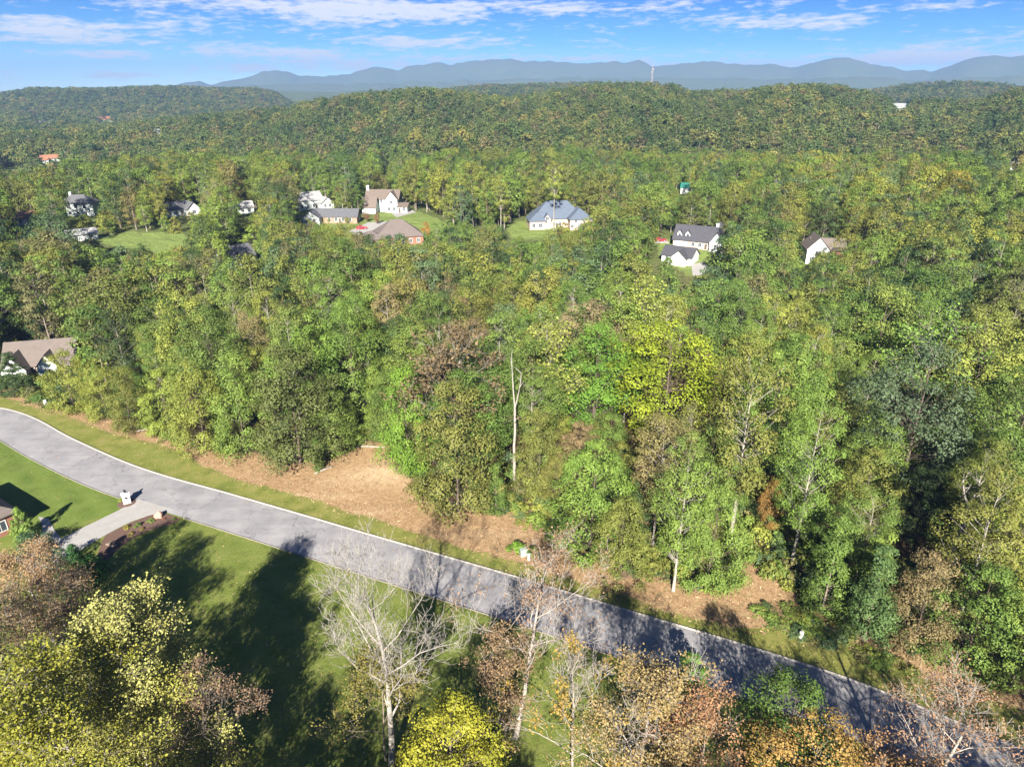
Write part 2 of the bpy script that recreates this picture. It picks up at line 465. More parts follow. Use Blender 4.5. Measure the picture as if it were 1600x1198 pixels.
p = N(nt, 'ShaderNodeBsdfPrincipled'); nt.links.new(cc, p.inputs['Base Color']); p.inputs['Roughness'].default_value = 0.95; p.inputs['Specular IOR Level'].default_value = 0.1
bp = N(nt, 'ShaderNodeBump'); bp.inputs['Distance'].default_value = 6.0; bp.inputs['Strength'].default_value = 0.7
nt.links.new(n1, bp.inputs['Height']); nt.links.new(bp.outputs[0], p.inputs['Normal'])
nt.links.new(p.outputs[0], o.inputs[0])
FLOOR = m
# openings in the wood, each outlined on the ground (pixels -> ground): meadow, house lots, far field
OPEN_PX = [
 [(150,372),(185,364),(240,362),(295,366),(290,392),(235,393),(180,388)],
 [(790,352),(850,338),(930,350),(930,372),(800,372)],
 [(1030,372),(1140,372),(1135,400),(1115,432),(1075,432),(1030,400)],
 [(560,350),(600,330),(660,332),(700,350),(690,392),(560,392),(470,352),(470,330)],
 [(0,262),(40,262),(40,270),(0,270)],
 [(590,262),(606,261),(608,266),(592,267)],
 [(60,322),(160,322),(160,345),(60,345)],
 [(1240,392),(1320,392),(1325,412),(1240,412)],
 [(345,392),(405,390),(405,412),(345,412)],
]
OPEN = [np.array([ground_at(x, y)[:2] for x, y in P]) for P in OPEN_PX]
tint = np.zeros(GX.shape)
for P in OPEN: tint = np.maximum(tint, inpoly(P, GX, GY).astype(float))
gm = quad_mesh('ground', np.stack([GX, GY, GZ], -1).reshape(-1, 3), GF, [FLOOR], tint.ravel(), smooth=True)
g = bpy.data.objects.new('ground', gm); COL.objects.link(g); tag(g, 'wooded ground rolling away to ridges and blue mountains', kind='structure')

# ------------------------------------------------------------------ near ground: lawn, verge and cleared strip
xs = np.arange(-150, 150.1, 0.75); ys = np.arange(6, 176, 0.75)
NX, NY = np.meshgrid(xs, ys, indexing='ij')
dF = dist_side(FAR, NX, NY).reshape(NX.shape); dE = dist_side(EDGE, NX, NY).reshape(NX.shape); dV = dist_side(VERGE, NX, NY).reshape(NX.shape)
awayroad = np.minimum(sstep(0.5, 7, np.abs(dF + ROADW / 2) - ROADW / 2), 1)
NZ = awayroad * (0.9 * fbm(NX / 26, NY / 26, 3, 2) + 0.18 * fbm(NX / 3, NY / 3, 2, 9)) - 0.02
DRIVE = np.array([at_z(*q) for q in [(60,806),(70,815),(66,832),(95,850),(125,858),(165,838),(205,820),(244,801),(282,812),(234,790),(205,785),(165,797),(120,812),(88,829),(78,812)]])
ddr = np.min([np.hypot(NX - q[0], NY - q[1]) for q in DRIVE], axis=0)
NZ *= sstep(3, 9, ddr)
def near_h(x, y):
    i = np.clip((np.asarray(x) - xs[0]) / 0.75, 0, len(xs) - 1.01); j = np.clip((np.asarray(y) - ys[0]) / 0.75, 0, len(ys) - 1.01)
    i0 = i.astype(int); j0 = j.astype(int); u = i - i0; v = j - j0
    return (NZ[i0, j0] * (1 - u) + NZ[i0 + 1, j0] * u) * (1 - v) + (NZ[i0, j0 + 1] * (1 - u) + NZ[i0 + 1, j0 + 1] * u) * v
def gz(x, y):
    """height of whatever ground lies at x, y"""
    if xs[0] < x < xs[-1] and ys[0] < y < ys[-1]: return float(near_h(np.array([x]), np.array([y]))[0])
    return float(hgt(x, y)) - 0.6 * (1 - float(sstep(150, 215, math.hypot(x, y))))
edge_fall = np.minimum.reduce([sstep(150, 140, np.abs(NX)), sstep(6, 12, NY), sstep(176, 168, NY)])
NZs = NZ - 0.9 * (1 - edge_fall)
wob = 1.6 * fbm(NX / 5, NY / 5, 4, 21) + 0.8 * fbm(NX / 1.3, NY / 1.3, 3, 33)
bare = sstep(-0.9, 0.9, dV + wob * 1.3)
bare = np.maximum(bare, 0.0)
TAN = [(590,742,5.0,3.2,1.3),(560,752,6,1.8,.7),(640,760,4,1.5,.6),(440,790,0,0,0),(500,775,7,.8,.6),(570,800,5,.7,.5),(760,835,6,1.2,.35)]
tan = np.zeros(NX.shape)
for (x, y, a, b, w) in TAN:
    if a == 0: continue
    q = at_z(x, y); tan = np.maximum(tan, w * np.exp(-((NX - q[0]) / a) ** 2 - ((NY - q[1]) / b) ** 2))
tan = np.clip(tan * (1 + 1.6 * fbm(NX / 2, NY / 2, 3, 71)), 0, 1)
# mown strip to the left of the drive and the lot below the road carry different turf
mown = np.maximum(0.6 * (dF < -ROADW), (inpoly(np.array([at_z(*q) for q in [(-200,640),(0,679),(47,709),(100,742),(174,772),(207,790),(120,820),(80,830),(40,830),(-200,830)]]), NX, NY)).astype(float))
m, nt, o = mat('turf')
geo = N(nt, 'ShaderNodeNewGeometry'); pos = geo.outputs['Position']
A = lambda n: N(nt, 'ShaderNodeAttribute', attribute_name=n).outputs['Fac']
f1 = NOISE(nt, pos, 0.35, 5, 0.6); f2 = NOISE(nt, pos, 3.0, 6, 0.7); f3 = NOISE(nt, pos, 14.0, 3, 0.7); f4 = NOISE(nt, pos, 0.09, 3, 0.5)
gv = M_(nt, 'ADD', M_(nt, 'MULTIPLY', f1, 0.45), M_(nt, 'ADD', M_(nt, 'MULTIPLY', f2, 0.35), M_(nt, 'MULTIPLY', f3, 0.2)))
rough_g = RAMP(nt, gv, [(0.39, (0.085, 0.0946, 0.02064)), (0.47, (0.142, 0.156, 0.035)), (0.535, (0.190, 0.186, 0.052)), (0.60, (0.215, 0.1806, 0.0731))])
rough_g = MIXC(nt, MAPR(nt, f4, 0.4, 0.65, 0.0, 0.35), rough_g, (0.1075, 0.1419, 0.02752))
lawn_g = RAMP(nt, gv, [(0.38, (0.0688, 0.1075, 0.01892)), (0.5, (0.0989, 0.1419, 0.02838)), (0.62, (0.129, 0.1677, 0.04128))])
w = N(nt, 'ShaderNodeTexWave'); w.inputs['Scale'].default_value = 0.11; w.inputs['Distortion'].default_value = 0.6; w.bands_direction = 'DIAGONAL'
nt.links.new(pos, w.inputs['Vector'])
lawn_g = MIXC(nt, M_(nt, 'MULTIPLY', w.outputs['Fac'], 0.28), lawn_g, (0.155, 0.205, 0.045))
grass = MIXC(nt, A('mown'), rough_g, lawn_g)
f5 = NOISE(nt, pos, 1.1, 8, 0.72); f6 = NOISE(nt, pos, 6.0, 5, 0.7)
bv = M_(nt, 'ADD', M_(nt, 'MULTIPLY', f5, 0.55), M_(nt, 'MULTIPLY', f6, 0.45))
dirt = RAMP(nt, bv, [(0.30, (0.11, 0.064, 0.034)), (0.42, (0.215, 0.135, 0.072)), (0.52, (0.300, 0.200, 0.108)), (0.60, (0.365, 0.255, 0.145)), (0.68, (0.25, 0.19, 0.082)), (0.80, (0.18, 0.17, 0.055))])
litter = RAMP(nt, bv, [(0.3, (0.043, 0.02838, 0.01634)), (0.6, (0.0989, 0.06708, 0.0387)), (0.8, (0.0645, 0.0688, 0.0258))])
tanc = RAMP(nt, bv, [(0.3, (0.3367, 0.2322, 0.1335)), (0.7, (0.4992, 0.3831, 0.2438))])
dirt = MIXC(nt, A('tan'), dirt, tanc)
dirt = MIXC(nt, A('wood'), dirt, litter)
bm_ = MAPR(nt, M_(nt, 'ADD', A('tint'), M_(nt, 'MULTIPLY', M_(nt, 'SUBTRACT', f6, 0.5), 1.1)), 0.35, 0.65)
cc = MIXC(nt, bm_, grass, dirt)
p = N(nt, 'ShaderNodeBsdfPrincipled'); nt.links.new(cc, p.inputs['Base Color']); p.inputs['Roughness'].default_value = 0.95; p.inputs['Specular IOR Level'].default_value = 0.08
bp = N(nt, 'ShaderNodeBump'); bp.inputs['Distance'].default_value = 0.14; bp.inputs['Strength'].default_value = 0.8
nt.links.new(M_(nt, 'ADD', f2, f3), bp.inputs['Height']); nt.links.new(bp.outputs[0], p.inputs['Normal'])
nt.links.new(p.outputs[0], o.inputs[0])
TURF = m
na, nr = NX.shape
ia = np.arange(na - 1)[:, None] * nr + np.arange(nr - 1)[None, :]
NF = np.stack([ia, ia + nr, ia + nr + 1, ia + 1], -1).reshape(-1, 4)
nm = quad_mesh('lawn', np.stack([NX, NY, NZs], -1).reshape(-1, 3), NF, [TURF], bare.ravel(), smooth=True)
for k, arr in (('tan', tan), ('mown', mown), ('wood', sstep(0.0, 5.0, dE + wob))):
    at = nm.attributes.new(k, 'FLOAT', 'POINT'); at.data.foreach_set('value', arr.astype(np.float32).ravel())
lawn = bpy.data.objects.new('lawn', nm); COL.objects.link(lawn)
tag(lawn, 'grass lawn and verge with a strip of bare orange soil beyond the road', kind='structure')

# ------------------------------------------------------------------ road, kerbs, driveway
def strip(name, P, Q, z, mat_, nacross=4, crown=0.0):
    V_ = []; n = len(P)
    for i in range(n):
        for k in range(nacross + 1):
            t = k / nacross
            V_.append((P[i, 0] * (1 - t) + Q[i, 0] * t, P[i, 1] * (1 - t) + Q[i, 1] * t, z + crown * (1 - (2 * t - 1) ** 2)))
    w_ = nacross + 1
    F_ = [(i * w_ + k, (i + 1) * w_ + k, (i + 1) * w_ + k + 1, i * w_ + k + 1) for i in range(n - 1) for k in range(nacross)]
    me = quad_mesh(name, np.array(V_), np.array(F_)[:, ::-1], [mat_], smooth=True)
    o = bpy.data.objects.new(name, me); COL.objects.link(o); return o
m, nt, o = mat('asphalt')
geo = N(nt, 'ShaderNodeNewGeometry'); pos = geo.outputs['Position']
rot = N(nt, 'ShaderNodeMapping'); nt.links.new(pos, rot.inputs[0])
ang = math.atan2(*(FAR[len(FAR) * 2 // 3] - FAR[len(FAR) // 3])[::-1])
rot.inputs['Rotation'].default_value = (0, 0, -ang); rot.inputs['Scale'].default_value = (0.06, 0.9, 1)
s1 = NOISE(nt, rot.outputs[0], 1.0, 5, 0.6); s2 = NOISE(nt, pos, 0.25, 5, 0.6); s3 = NOISE(nt, pos, 30, 2, 0.6)
f = M_(nt, 'ADD', M_(nt, 'MULTIPLY', s1, 0.25), M_(nt, 'ADD', M_(nt, 'MULTIPLY', s2, 0.55), M_(nt, 'MULTIPLY', s3, 0.2)))
cc = RAMP(nt, f, [(0.38, (0.160, 0.158, 0.166)), (0.5, (0.200, 0.196, 0.203)), (0.62, (0.242, 0.237, 0.241))])
vo = N(nt, 'ShaderNodeTexVoronoi', feature='DISTANCE_TO_EDGE'); vo.inputs['Scale'].default_value = 0.16
wv = N(nt, 'ShaderNodeMixRGB'); wv.inputs[0].default_value = 0.5
nn = N(nt, 'ShaderNodeTexNoise'); nn.inputs['Scale'].default_value = 0.6; nt.links.new(pos, nn.inputs['Vector'])
ad = N(nt, 'ShaderNodeVectorMath', operation='ADD'); nt.links.new(pos, ad.inputs[0])
sc3 = N(nt, 'ShaderNodeVectorMath', operation='SCALE'); nt.links.new(nn.outputs['Color'], sc3.inputs[0]); sc3.inputs['Scale'].default_value = 3.0
nt.links.new(sc3.outputs[0], ad.inputs[1]); nt.links.new(ad.outputs[0], vo.inputs['Vector'])
crack = MAPR(nt, vo.outputs['Distance'], 0.0, 0.014, 0.6, 0.0)
cc = MIXC(nt, crack, cc, (0.085, 0.082, 0.082))
patch = MAPR(nt, NOISE(nt, pos, 0.13, 2, 0.4), 0.62, 0.64, 0.0, 0.35)
cc = MIXC(nt, patch, cc, (0.13, 0.128, 0.132))
p = N(nt, 'ShaderNodeBsdfPrincipled'); nt.links.new(cc, p.inputs['Base Color']); p.inputs['Roughness'].default_value = 0.85; p.inputs['Specular IOR Level'].default_value = 0.25
nt.links.new(p.outputs[0], o.inputs[0])
ASPH = m
CONC = simple('concrete', (0.264, 0.244, 0.212), 0.9, 0.16, 1.2, 0.0, coord='Object')
CONC_DRIVE = simple('concrete_drive', (0.256, 0.248, 0.236), 0.9, 0.12, 0.8)
road = strip('road', FAR, NEAR, 0.05, ASPH, 6, 0.06)
tag(road, 'grey asphalt road curving past the cleared lot', kind='structure')
CONC_D = simple('concrete_shaded', (0.15, 0.14, 0.12), 0.9, 0.25, 1.2)  # near kerb: shadow line of the kerb face put into a darker concrete colour
def kerb(name, P, sgn, low=False):
    t_ = np.gradient(P, axis=0); t_ /= np.linalg.norm(t_, axis=1, keepdims=True); n_ = np.stack([-t_[:, 1], t_[:, 0]], 1) * sgn
    prof = [(-0.10, 0.03), (-0.06, 0.075), (0.05, 0.085), (0.10, 0.15), (0.20, 0.16), (0.22, -0.2)]
    if low: prof = [(a * .8, z * .8) for a, z in prof]
    V_ = np.array([[(P[i, 0] + n_[i, 0] * a, P[i, 1] + n_[i, 1] * a, z) for a, z in prof] for i in range(len(P))]).reshape(-1, 3)
    k = len(prof); F_ = [(i * k + j, (i + 1) * k + j, (i + 1) * k + j + 1, i * k + j + 1) for i in range(len(P) - 1) for j in range(k - 1)]
    F_ = np.array(F_)
    if sgn > 0: F_ = F_[:, ::-1]
    o = bpy.data.objects.new(name, quad_mesh(name, V_, F_, [CONC_D if low else CONC])); COL.objects.link(o)
    tag(o, 'pale concrete kerb along the road edge', kind='structure'); return o
kerb('kerb', FAR, 1)
# near kerb stops at the driveway mouth
mouth0, mouth1 = at_z(205, 786), at_z(284, 813)
ix = [int(np.argmin(np.hypot(*(NEAR - q).T))) for q in (mouth0, mouth1)]
kerb('kerb', NEAR[:min(ix) + 1], -1, True); kerb('kerb', NEAR[max(ix):], -1, True)
def sheet(name, px_pts, z, mat_, label, thick=0.3, smooth_n=0):
    P = np.array([at_z(*q) for q in px_pts])
    mb = MB(); n = len(P)
    mb.prism([tuple(q) for q in P], 'z', z - thick, z)
    o = mb.build(name, mat_); tag(o, label, kind='structure'); return o
# driveway in slabs: built from left and right borders
DL = resample(np.array([at_z(*q) for q in [(22,872),(60,864),(88,846),(112,832),(150,815),(185,798),(207,787),(222,777)]]), 1.2)
DR = resample(np.array([at_z(*q) for q in [(60,905),(104,884),(140,860),(170,842),(200,824),(230,808),(262,806),(288,804)]]), 1.2)
n_ = 60
def rs(P, n):
    s = np.concatenate([[0], np.cumsum(np.linalg.norm(np.diff(P, axis=0), axis=1))]); t = np.linspace(0, s[-1], n)
    return np.stack([np.interp(t, s, P[:, 0]), np.interp(t, s, P[:, 1])], 1)
DLn, DRn = rs(DL, n_), rs(DR, n_)
DRn = DLn + (DRn - DLn) * 0.78
drive = empty('driveway', (0, 0, 0)); tag(drive, 'pale concrete driveway leading from the road to the brick house', kind='structure')
for k in range(0, n_ - 1, 6):
    a, b = DLn[k:k + 7], DRn[k:k + 7]
    if len(a) < 2: continue
    poly = [tuple(q) for q in a] + [tuple(q) for q in b[::-1]]
    c0 = np.mean(poly, axis=0); poly = [tuple(c0 + (np.array(q) - c0) * 0.994) for q in poly]
    MB().prism(poly, 'z', -0.2, 0.075 + 0.002 * (k % 3)).build('slab', CONC_DRIVE, drive)
path = sheet('footpath', [(60,807),(76,811),(84,826),(96,842),(72,852),(66,836),(66,820)], 0.068, CONC_DRIVE, 'short curved concrete footpath from the drive to the house')

# ------------------------------------------------------------------ trees
def unit(v): return v / np.maximum(np.linalg.norm(v, axis=-1, keepdims=True), 1e-9)
def leaf_quads(P, Nn, size, rg, asp=0.72):
    n = len(P)
    t = unit(np.cross(Nn, rg.normal(size=(n, 3)))); b = np.cross(unit(Nn), t)
    s = size[:, None] * 0.5
    V_ = np.stack([P - t * s, P - b * s * asp, P + t * s, P + b * s * asp], 1).reshape(-1, 3)
    return V_, np.arange(n * 4).reshape(-1, 4)

PROF = {   # radius against height within the crown
 'round': lambda t: np.sin(np.pi * np.clip(t, 0, 1) ** 0.85 * 0.93 + 0.12) ** 0.62,
 'oval': lambda t: np.clip(np.sin(np.pi * (0.10 + 0.86 * t)), 0, 1) ** 0.7,
 'spire': lambda t: np.clip((1 - t) ** 0.75 * (0.35 + 1.6 * np.minimum(t * 3, 0.42)), 0.03, 1),
 'vase': lambda t: np.clip(0.30 + 0.9 * t, 0, 1) * np.clip((1.04 - t) * 3.2, 0, 1) ** 0.5,
 'bush': lambda t: np.clip((1 - t ** 2.2), 0, 1) ** 0.55,
 'column': lambda t: np.clip((1 - t ** 3), 0, 1) ** 0.5 * (0.75 + 0.25 * np.sin(6 * t)),
 'cone': lambda t: np.clip(1.03 - t, 0.02, 1) ** 0.85,
}
def clump_tree(seed, H, Rd, base, shape, nclump, nleaf, lsize, crad=0.27, trunk_r=0.22, lean=0.0, fork=0, inner=0.5, twigs=True, sides=5, hole=0.0):
    """returns (branch V,F), (leaf V,F,tint). H tree height, Rd crown radius, base = height of crown bottom"""
    rg = np.random.default_rng(seed)
    T = Tubes()
    bend = np.cumsum(rg.normal(0, 0.012, (9, 2)) * H * 0.16, axis=0); bend -= bend[0]
    zz = np.linspace(0, H * 0.86, 9)
    ax = np.column_stack([bend[:, 0] + lean * zz, bend[:, 1], zz])
    rad = trunk_r * (1 - 0.88 * (zz / zz[-1]) ** 0.8); rad[0] *= 1.35
    T.add(ax, rad, sides + 1)
    axis_at = lambda z: np.column_stack([np.interp(z, zz, ax[:, 0]), np.interp(z, zz, ax[:, 1]), z])
    f = PROF[shape]
    t = rg.random(nclump * 6); keep = rg.random(len(t)) < (0.25 + 0.75 * f(t)); t = t[keep][:nclump]
    n = len(t)
    th = np.arange(n) * 2.399963 + rg.normal(0, 0.35, n)
    lob = 1 + 0.20 * np.sin(th * 2 + rg.random() * 6) * np.sin(t * 5 + rg.random() * 6) + 0.15 * np.sin(th * 3 + rg.random() * 6) + rg.normal(0, 0.10, n)
    rr_ = f(t) * Rd * lob * (inner + (1 - inner) * rg.random(n) ** 0.45)
    z = base + t * (H - base)
    ac = axis_at(z)
    cc_ = np.column_stack([ac[:, 0] + rr_ * np.cos(th), ac[:, 1] + rr_ * np.sin(th), z])
    cr = Rd * crad * (0.65 + 0.7 * rg.random(n)) * (0.75 + 0.25 * f(t))
    # limbs
    if twigs:
        for i in range(n):
            z0 = max(base * 0.75, z[i] - rr_[i] * (0.5 + 0.5 * rg.random()) - 0.4)
            z0 = min(z0, H * 0.88)
            a = axis_at(np.array([z0]))[0]; e = cc_[i]
            mid = 0.5 * (a + e) + np.array([0, 0, -0.10 * rr_[i]]) + rg.normal(0, 0.06 * rr_[i] + 0.02, 3)
            r0 = trunk_r * 0.24 * (1 - 0.6 * z0 / H) * (0.6 + 0.5 * rg.random())
            T.add([a, mid, e], [r0, r0 * 0.6, 0.015], 3 if sides < 5 else 4)
    BV, BF = T.arrays()
    # leaves
    idx = np.repeat(np.arange(n), nleaf)
    m_ = len(idx)
    d = rg.normal(size=(m_, 3)); d[:, 2] += 0.35; d = unit(d)
    rad_ = (0.45 + 0.62 * rg.random(m_) ** 0.55)
    lump = 1 + 0.25 * np.sin(d[:, 0] * 5 + idx) * np.sin(d[:, 1] * 5 + idx * 1.7)
    P = cc_[idx] + d * (cr[idx] * rad_ * lump)[:, None] * np.array([1.12, 1.12, 0.80])
    P[:, 2] = np.maximum(P[:, 2], 0.1)
    if hole > 0:
        q = np.sin(P[:, 0] * 1.9 + seed) * np.sin(P[:, 1] * 1.7 + seed * 2) * np.sin(P[:, 2] * 1.8 + seed * 3)
        k = (q > -hole * 0.6) | (rg.random(m_) < 0.25)
        P, d, idx = P[k], d[k], idx[k]; m_ = len(idx)
    out = unit(P - (ac[idx] * np.array([1, 1, 0.0]) + np.array([0, 0, 1]) * (base + 0.35 * (H - base))))
    nn = unit(d * 0.85 + out * 0.5 + np.array([0, -0.0, 0.30]) + rg.normal(0, 0.33, (m_, 3)))
    size = lsize * (0.6 + 0.8 * rg.random(m_))
    LV, LF = leaf_quads(P, nn, size, rg)
    ct = rg.random(n); tt = np.clip(0.5 + (ct[idx] - 0.5) * 0.62 + rg.normal(0, 0.085, m_), 0, 1)
    return (BV, BF), (LV, LF, np.repeat(tt, 4))

def grow_tree(seed, H, spread=0.5, trunk_frac=0.3, levels=4, nchild=(7, 5, 4, 3), trunk_r=0.32, leafn=0, lsize=0.22, leaf_from=0.0, droop=0.0, lean=(0, 0), twig_len=0.9, upw=0.25, leafprob=1.0, leafspread=0.35, first=0.25):
    """branching skeleton, trunk to twigs, with optional leaves at the twig ends"""
    rg = np.random.default_rng(seed)
    T = Tubes(); tips = []
    def branch(p0, d0, L, r0, lev):
        k = 6 if lev == 0 else (4 if lev < 3 else 3)
        pts = [p0]; d = d0
        for i in range(k):
            w_ = 0.05 if lev == 0 else (0.18 if lev == 1 else 0.27)
            d = d + rg.normal(0, w_, 3) + np.array([0, 0, (upw if lev > 0 else 0.10) * 0.35 - droop * 0.1 * lev])
            d = d / np.linalg.norm(d)
            pts.append(pts[-1] + d * L / k)
        pts = np.array(pts)
        fr = np.linspace(0, 1, k + 1)
        rad = np.maximum(r0 * (1 - 0.80 * fr ** 0.9), 0.014)
        T.add(pts, rad, (8, 6, 4, 3, 3)[lev])
        if lev >= levels:
            tips.append(pts[-1]); tips.append(pts[-2]); return
        nc = nchild[lev]; s0 = first if lev == 0 else 0.25
        ph = rg.random() * 6.28
        for c in range(nc):
            s = s0 + (1 - s0) * (c + rg.random() * 0.9) / nc
            s = min(s, 0.99)
            j = min(int(s * k), k - 1); u = s * k - j
            q = pts[j] * (1 - u) + pts[j + 1] * u
            dd = pts[j + 1] - pts[j]; dd = dd / np.linalg.norm(dd)
            a = np.cross(dd, [0.3, 0.2, 1.0] if abs(dd[2]) < 0.9 else [1, 0.1, 0]); a /= np.linalg.norm(a); b = np.cross(dd, a)
            th = ph + c * 2.4 + rg.normal(0, 0.3)
            sp_ = spread * (1.15 - 0.45 * s) * (1.25 if lev == 0 else 1.0) + rg.normal(0, 0.08)
            nd = dd * math.cos(sp_) + (a * math.cos(th) + b * math.sin(th)) * math.sin(sp_)
            nd[2] += upw * 0.5; nd /= np.linalg.norm(nd)
            ratio = (0.52 if lev == 0 else 0.58) * (1.12 - 0.62 * s) * (0.8 + 0.4 * rg.random())
            rr2 = np.interp(s, fr, rad) * (0.50 if lev == 0 else 0.62)
            LL = max(L * ratio, twig_len * 0.5) if lev < levels - 1 else twig_len * (0.6 + 0.8 * rg.random())
            branch(q, nd, LL, max(rr2, 0.016), lev + 1)
        if lev > 0: tips.append(pts[-1])
    d0 = np.array([lean[0], lean[1], 1.0]); d0 /= np.linalg.norm(d0)
    branch(np.zeros(3), d0, H, trunk_r, 0)
    BV, BF = T.arrays()
    leaf = None
    if leafn > 0:
        tp = np.array(tips); z = tp[:, 2]
        tp = tp[(z > leaf_from * H)]
        # whole sprays of foliage missing, not single leaves
        keep = vnoise(tp[:, 0] * 0.7 + 11, tp[:, 1] * 0.7 + tp[:, 2] * 0.45, seed) < leafprob + 0.02
        tp = tp[keep]
        P = np.repeat(tp, leafn, axis=0); m_ = len(P)
        P = P + rg.normal(0, leafspread, (m_, 3)) * np.array([1, 1, 0.75])
        P[:, 2] = np.maximum(P[:, 2], 0.2)
        nn = unit(rg.normal(0, 0.7, (m_, 3)) + np.array([0, -0.15, 0.7]))
        LV, LF = leaf_quads(P, nn, lsize * (0.6 + 0.8 * rg.random(m_)), rg)
        cl_ = np.repeat(rg.random(len(tp)), leafn)
        tt = np.clip(0.5 + (cl_ - 0.5) * 0.7 + rg.normal(0, 0.22, m_), 0, 1)
        leaf = (LV, LF, np.repeat(tt, 4))
    return (BV, BF), leaf

def joined(name, br, lf, bark, leafmat):
    V_ = np.concatenate([br[0], lf[0]]); F_ = np.concatenate([br[1], lf[1] + len(br[0])])
    tt = np.concatenate([np.full(len(br[0]), 0.5), lf[2]])
    return quad_mesh(name, V_, F_, [bark, leafmat], tt, np.concatenate([np.zeros(len(br[1])), np.ones(len(lf[1]))]))

# prototypes for the individual trees (mesh data shared by the copies)
PROTO = {}
def proto(key, H, barkm, fn):
    br, lf = fn
    tm = quad_mesh('trunk', br[0], br[1], [barkm], smooth=True)
    cm = quad_mesh('crown', lf[0], lf[1], [LEAF], lf[2]) if lf is not None else None
    PROTO.setdefault(key, []).append((H, tm, cm))
for s in range(4):
    proto('oak', 20, BARK_DARK, clump_tree(100 + s, 20, 5.1, 4.0, 'round', 100, 200, 0.235, 0.26, 0.30, hole=0.30))
for s in range(4):
    proto('poplar', 25, BARK_PALE, clump_tree(200 + s, 25, 3.9, 6.0, 'oval', 95, 175, 0.225, 0.27, 0.24, hole=0.35))
for s in range(3):
    proto('open', 22, BARK_PALE, clump_tree(300 + s, 22, 4.5, 6.5, 'vase', 85, 135, 0.22, 0.24, 0.22, inner=0.35, hole=0.45))
for s in range(3):
    proto('edge', 14, BARK_DARK, clump_tree(400 + s, 14, 4.4, 0.8, 'bush', 100, 190, 0.21, 0.25, 0.17, hole=0.3))
for s in range(2):
    proto('column', 13, BARK, clump_tree(500 + s, 13, 2.2, 0.2, 'column', 80, 120, 0.22, 0.36, 0.16))
for s in range(2):
    proto('conifer', 15, BARK_DARK, clump_tree(600 + s, 15, 3.6, 0.6, 'cone', 110, 80, 0.30, 0.20, 0.2, inner=0.6))
for s in range(2):
    proto('tallthin', 28, BARK_PALE, clump_tree(700 + s, 28, 4.4, 13.0, 'oval', 60, 70, 0.42, 0.25, 0.30, inner=0.4, hole=0.4))
for s in range(2):
    proto('sparse', 20, BARK_PALE, grow_tree(750 + s, 17, 0.75, levels=3, nchild=(13, 6, 5), trunk_r=0.24, leafn=5, lsize=0.36, leafspread=0.4, twig_len=1.2, first=0.3, leafprob=0.85))

TREES = []
COLOR_WORD = dict(olive='olive-green', mid='mid-green', yellow_green='yellow-green', dark='dark green', blue_green='blue-green', brown='brownish', lime='bright lime-green',
                  gold='gold-tinged', pale='pale grey-green', light='light green', orange='orange', russet='russet', yellow='yellow', bare='bare tan')
def jitter(c, rg, s=0.10):
    k = 1 + rg.normal(0, s); return tuple(max(0.004, v * k * (1 + rg.normal(0, s * 0.5))) for v in c)
def plant(kind, x, y, h, color, name, label, group=None, cat='tree', var=None, wide=1.0, rz=None, jit=0.08):
    lst = PROTO[kind]; H, tm, cm = lst[(len(TREES) if var is None else var) % len(lst)]
    s = h / H
    e = empty(name, (x, y, gz(x, y) - 0.05), rng.random() * 6.28 if rz is None else rz)
    e.scale = (s * wide, s * wide, s)
    tag(e, label, cat, group)
    t = bpy.data.objects.new('trunk', tm); COL.objects.link(t); t.parent = e
    if cm is not None:
        c = bpy.data.objects.new('crown', cm); COL.objects.link(c); c.parent = e
        col = C[color] if isinstance(color, str) else color
        c.color = (*jitter(col, rng, jit), 1)
    TREES.append((x, y, h, 5.0 * s * wide))
    return e
def top_at(x, y, h):
    """ground point of a tree of height h whose top shows at this pixel"""
    z = h
    for _ in range(4):
        q = at_z(x, y, z); z = h + max(0, float(hgt(q[0], q[1])) if math.hypot(*q) > 180 else 0)
    return q

# ------------------------------------------------------------------ buildings
BRICK = simple('brick_red', (0.216, 0.1, 0.068), 0.9, 0.25, 4)
BRICK_PALE = simple('brick_cream', (0.352, 0.272, 0.224), 0.9, 0.14, 4)
BRICK_TAN = simple('brick_tan', (0.24, 0.16, 0.12), 0.9, 0.2, 4)
SIDING = simple('siding_white', (0.43, 0.468, 0.448), 0.7, 0.05, 2)
TRIM = simple('trim_white', (0.496, 0.488, 0.472), 0.6, 0.04, 2)
GLASS = simple('window_glass', (0.045, 0.055, 0.07), 0.08, 0.2, 1, spec=0.6)
def shingle(name, col):
    m, nt, o = mat(name)
    tc = N(nt, 'ShaderNodeTexCoord'); v = tc.outputs['Object']
    n = NOISE(nt, v, 0.7, 5, 0.6); n2 = NOISE(nt, v, 7.0, 3, 0.7)
    sp = N(nt, 'ShaderNodeSeparateXYZ'); nt.links.new(v, sp.inputs[0])
    rows = M_(nt, 'PINGPONG', M_(nt, 'MULTIPLY', sp.outputs[2], 3.2), 0.5)
    f = M_(nt, 'ADD', M_(nt, 'MULTIPLY', n, 0.45), M_(nt, 'ADD', M_(nt, 'MULTIPLY', n2, 0.4), M_(nt, 'MULTIPLY', rows, 0.3)))
    c = RAMP(nt, f, [(0.3, tuple(q * 0.78 for q in col)), (0.7, tuple(q * 1.18 for q in col))])
    p = N(nt, 'ShaderNodeBsdfPrincipled'); nt.links.new(c, p.inputs['Base Color']); p.inputs['Roughness'].default_value = 0.85; p.inputs['Specular IOR Level'].default_value = 0.3
    nt.links.new(p.outputs[0], o.inputs[0]); return m
S_GREY = shingle('shingle_grey', (0.08075, 0.0833, 0.0918)); S_DGREY = shingle('shingle_dark_grey', (0.04675, 0.04675, 0.0561)); S_BROWN = shingle('shingle_brown', (0.1148, 0.0918, 0.0765))
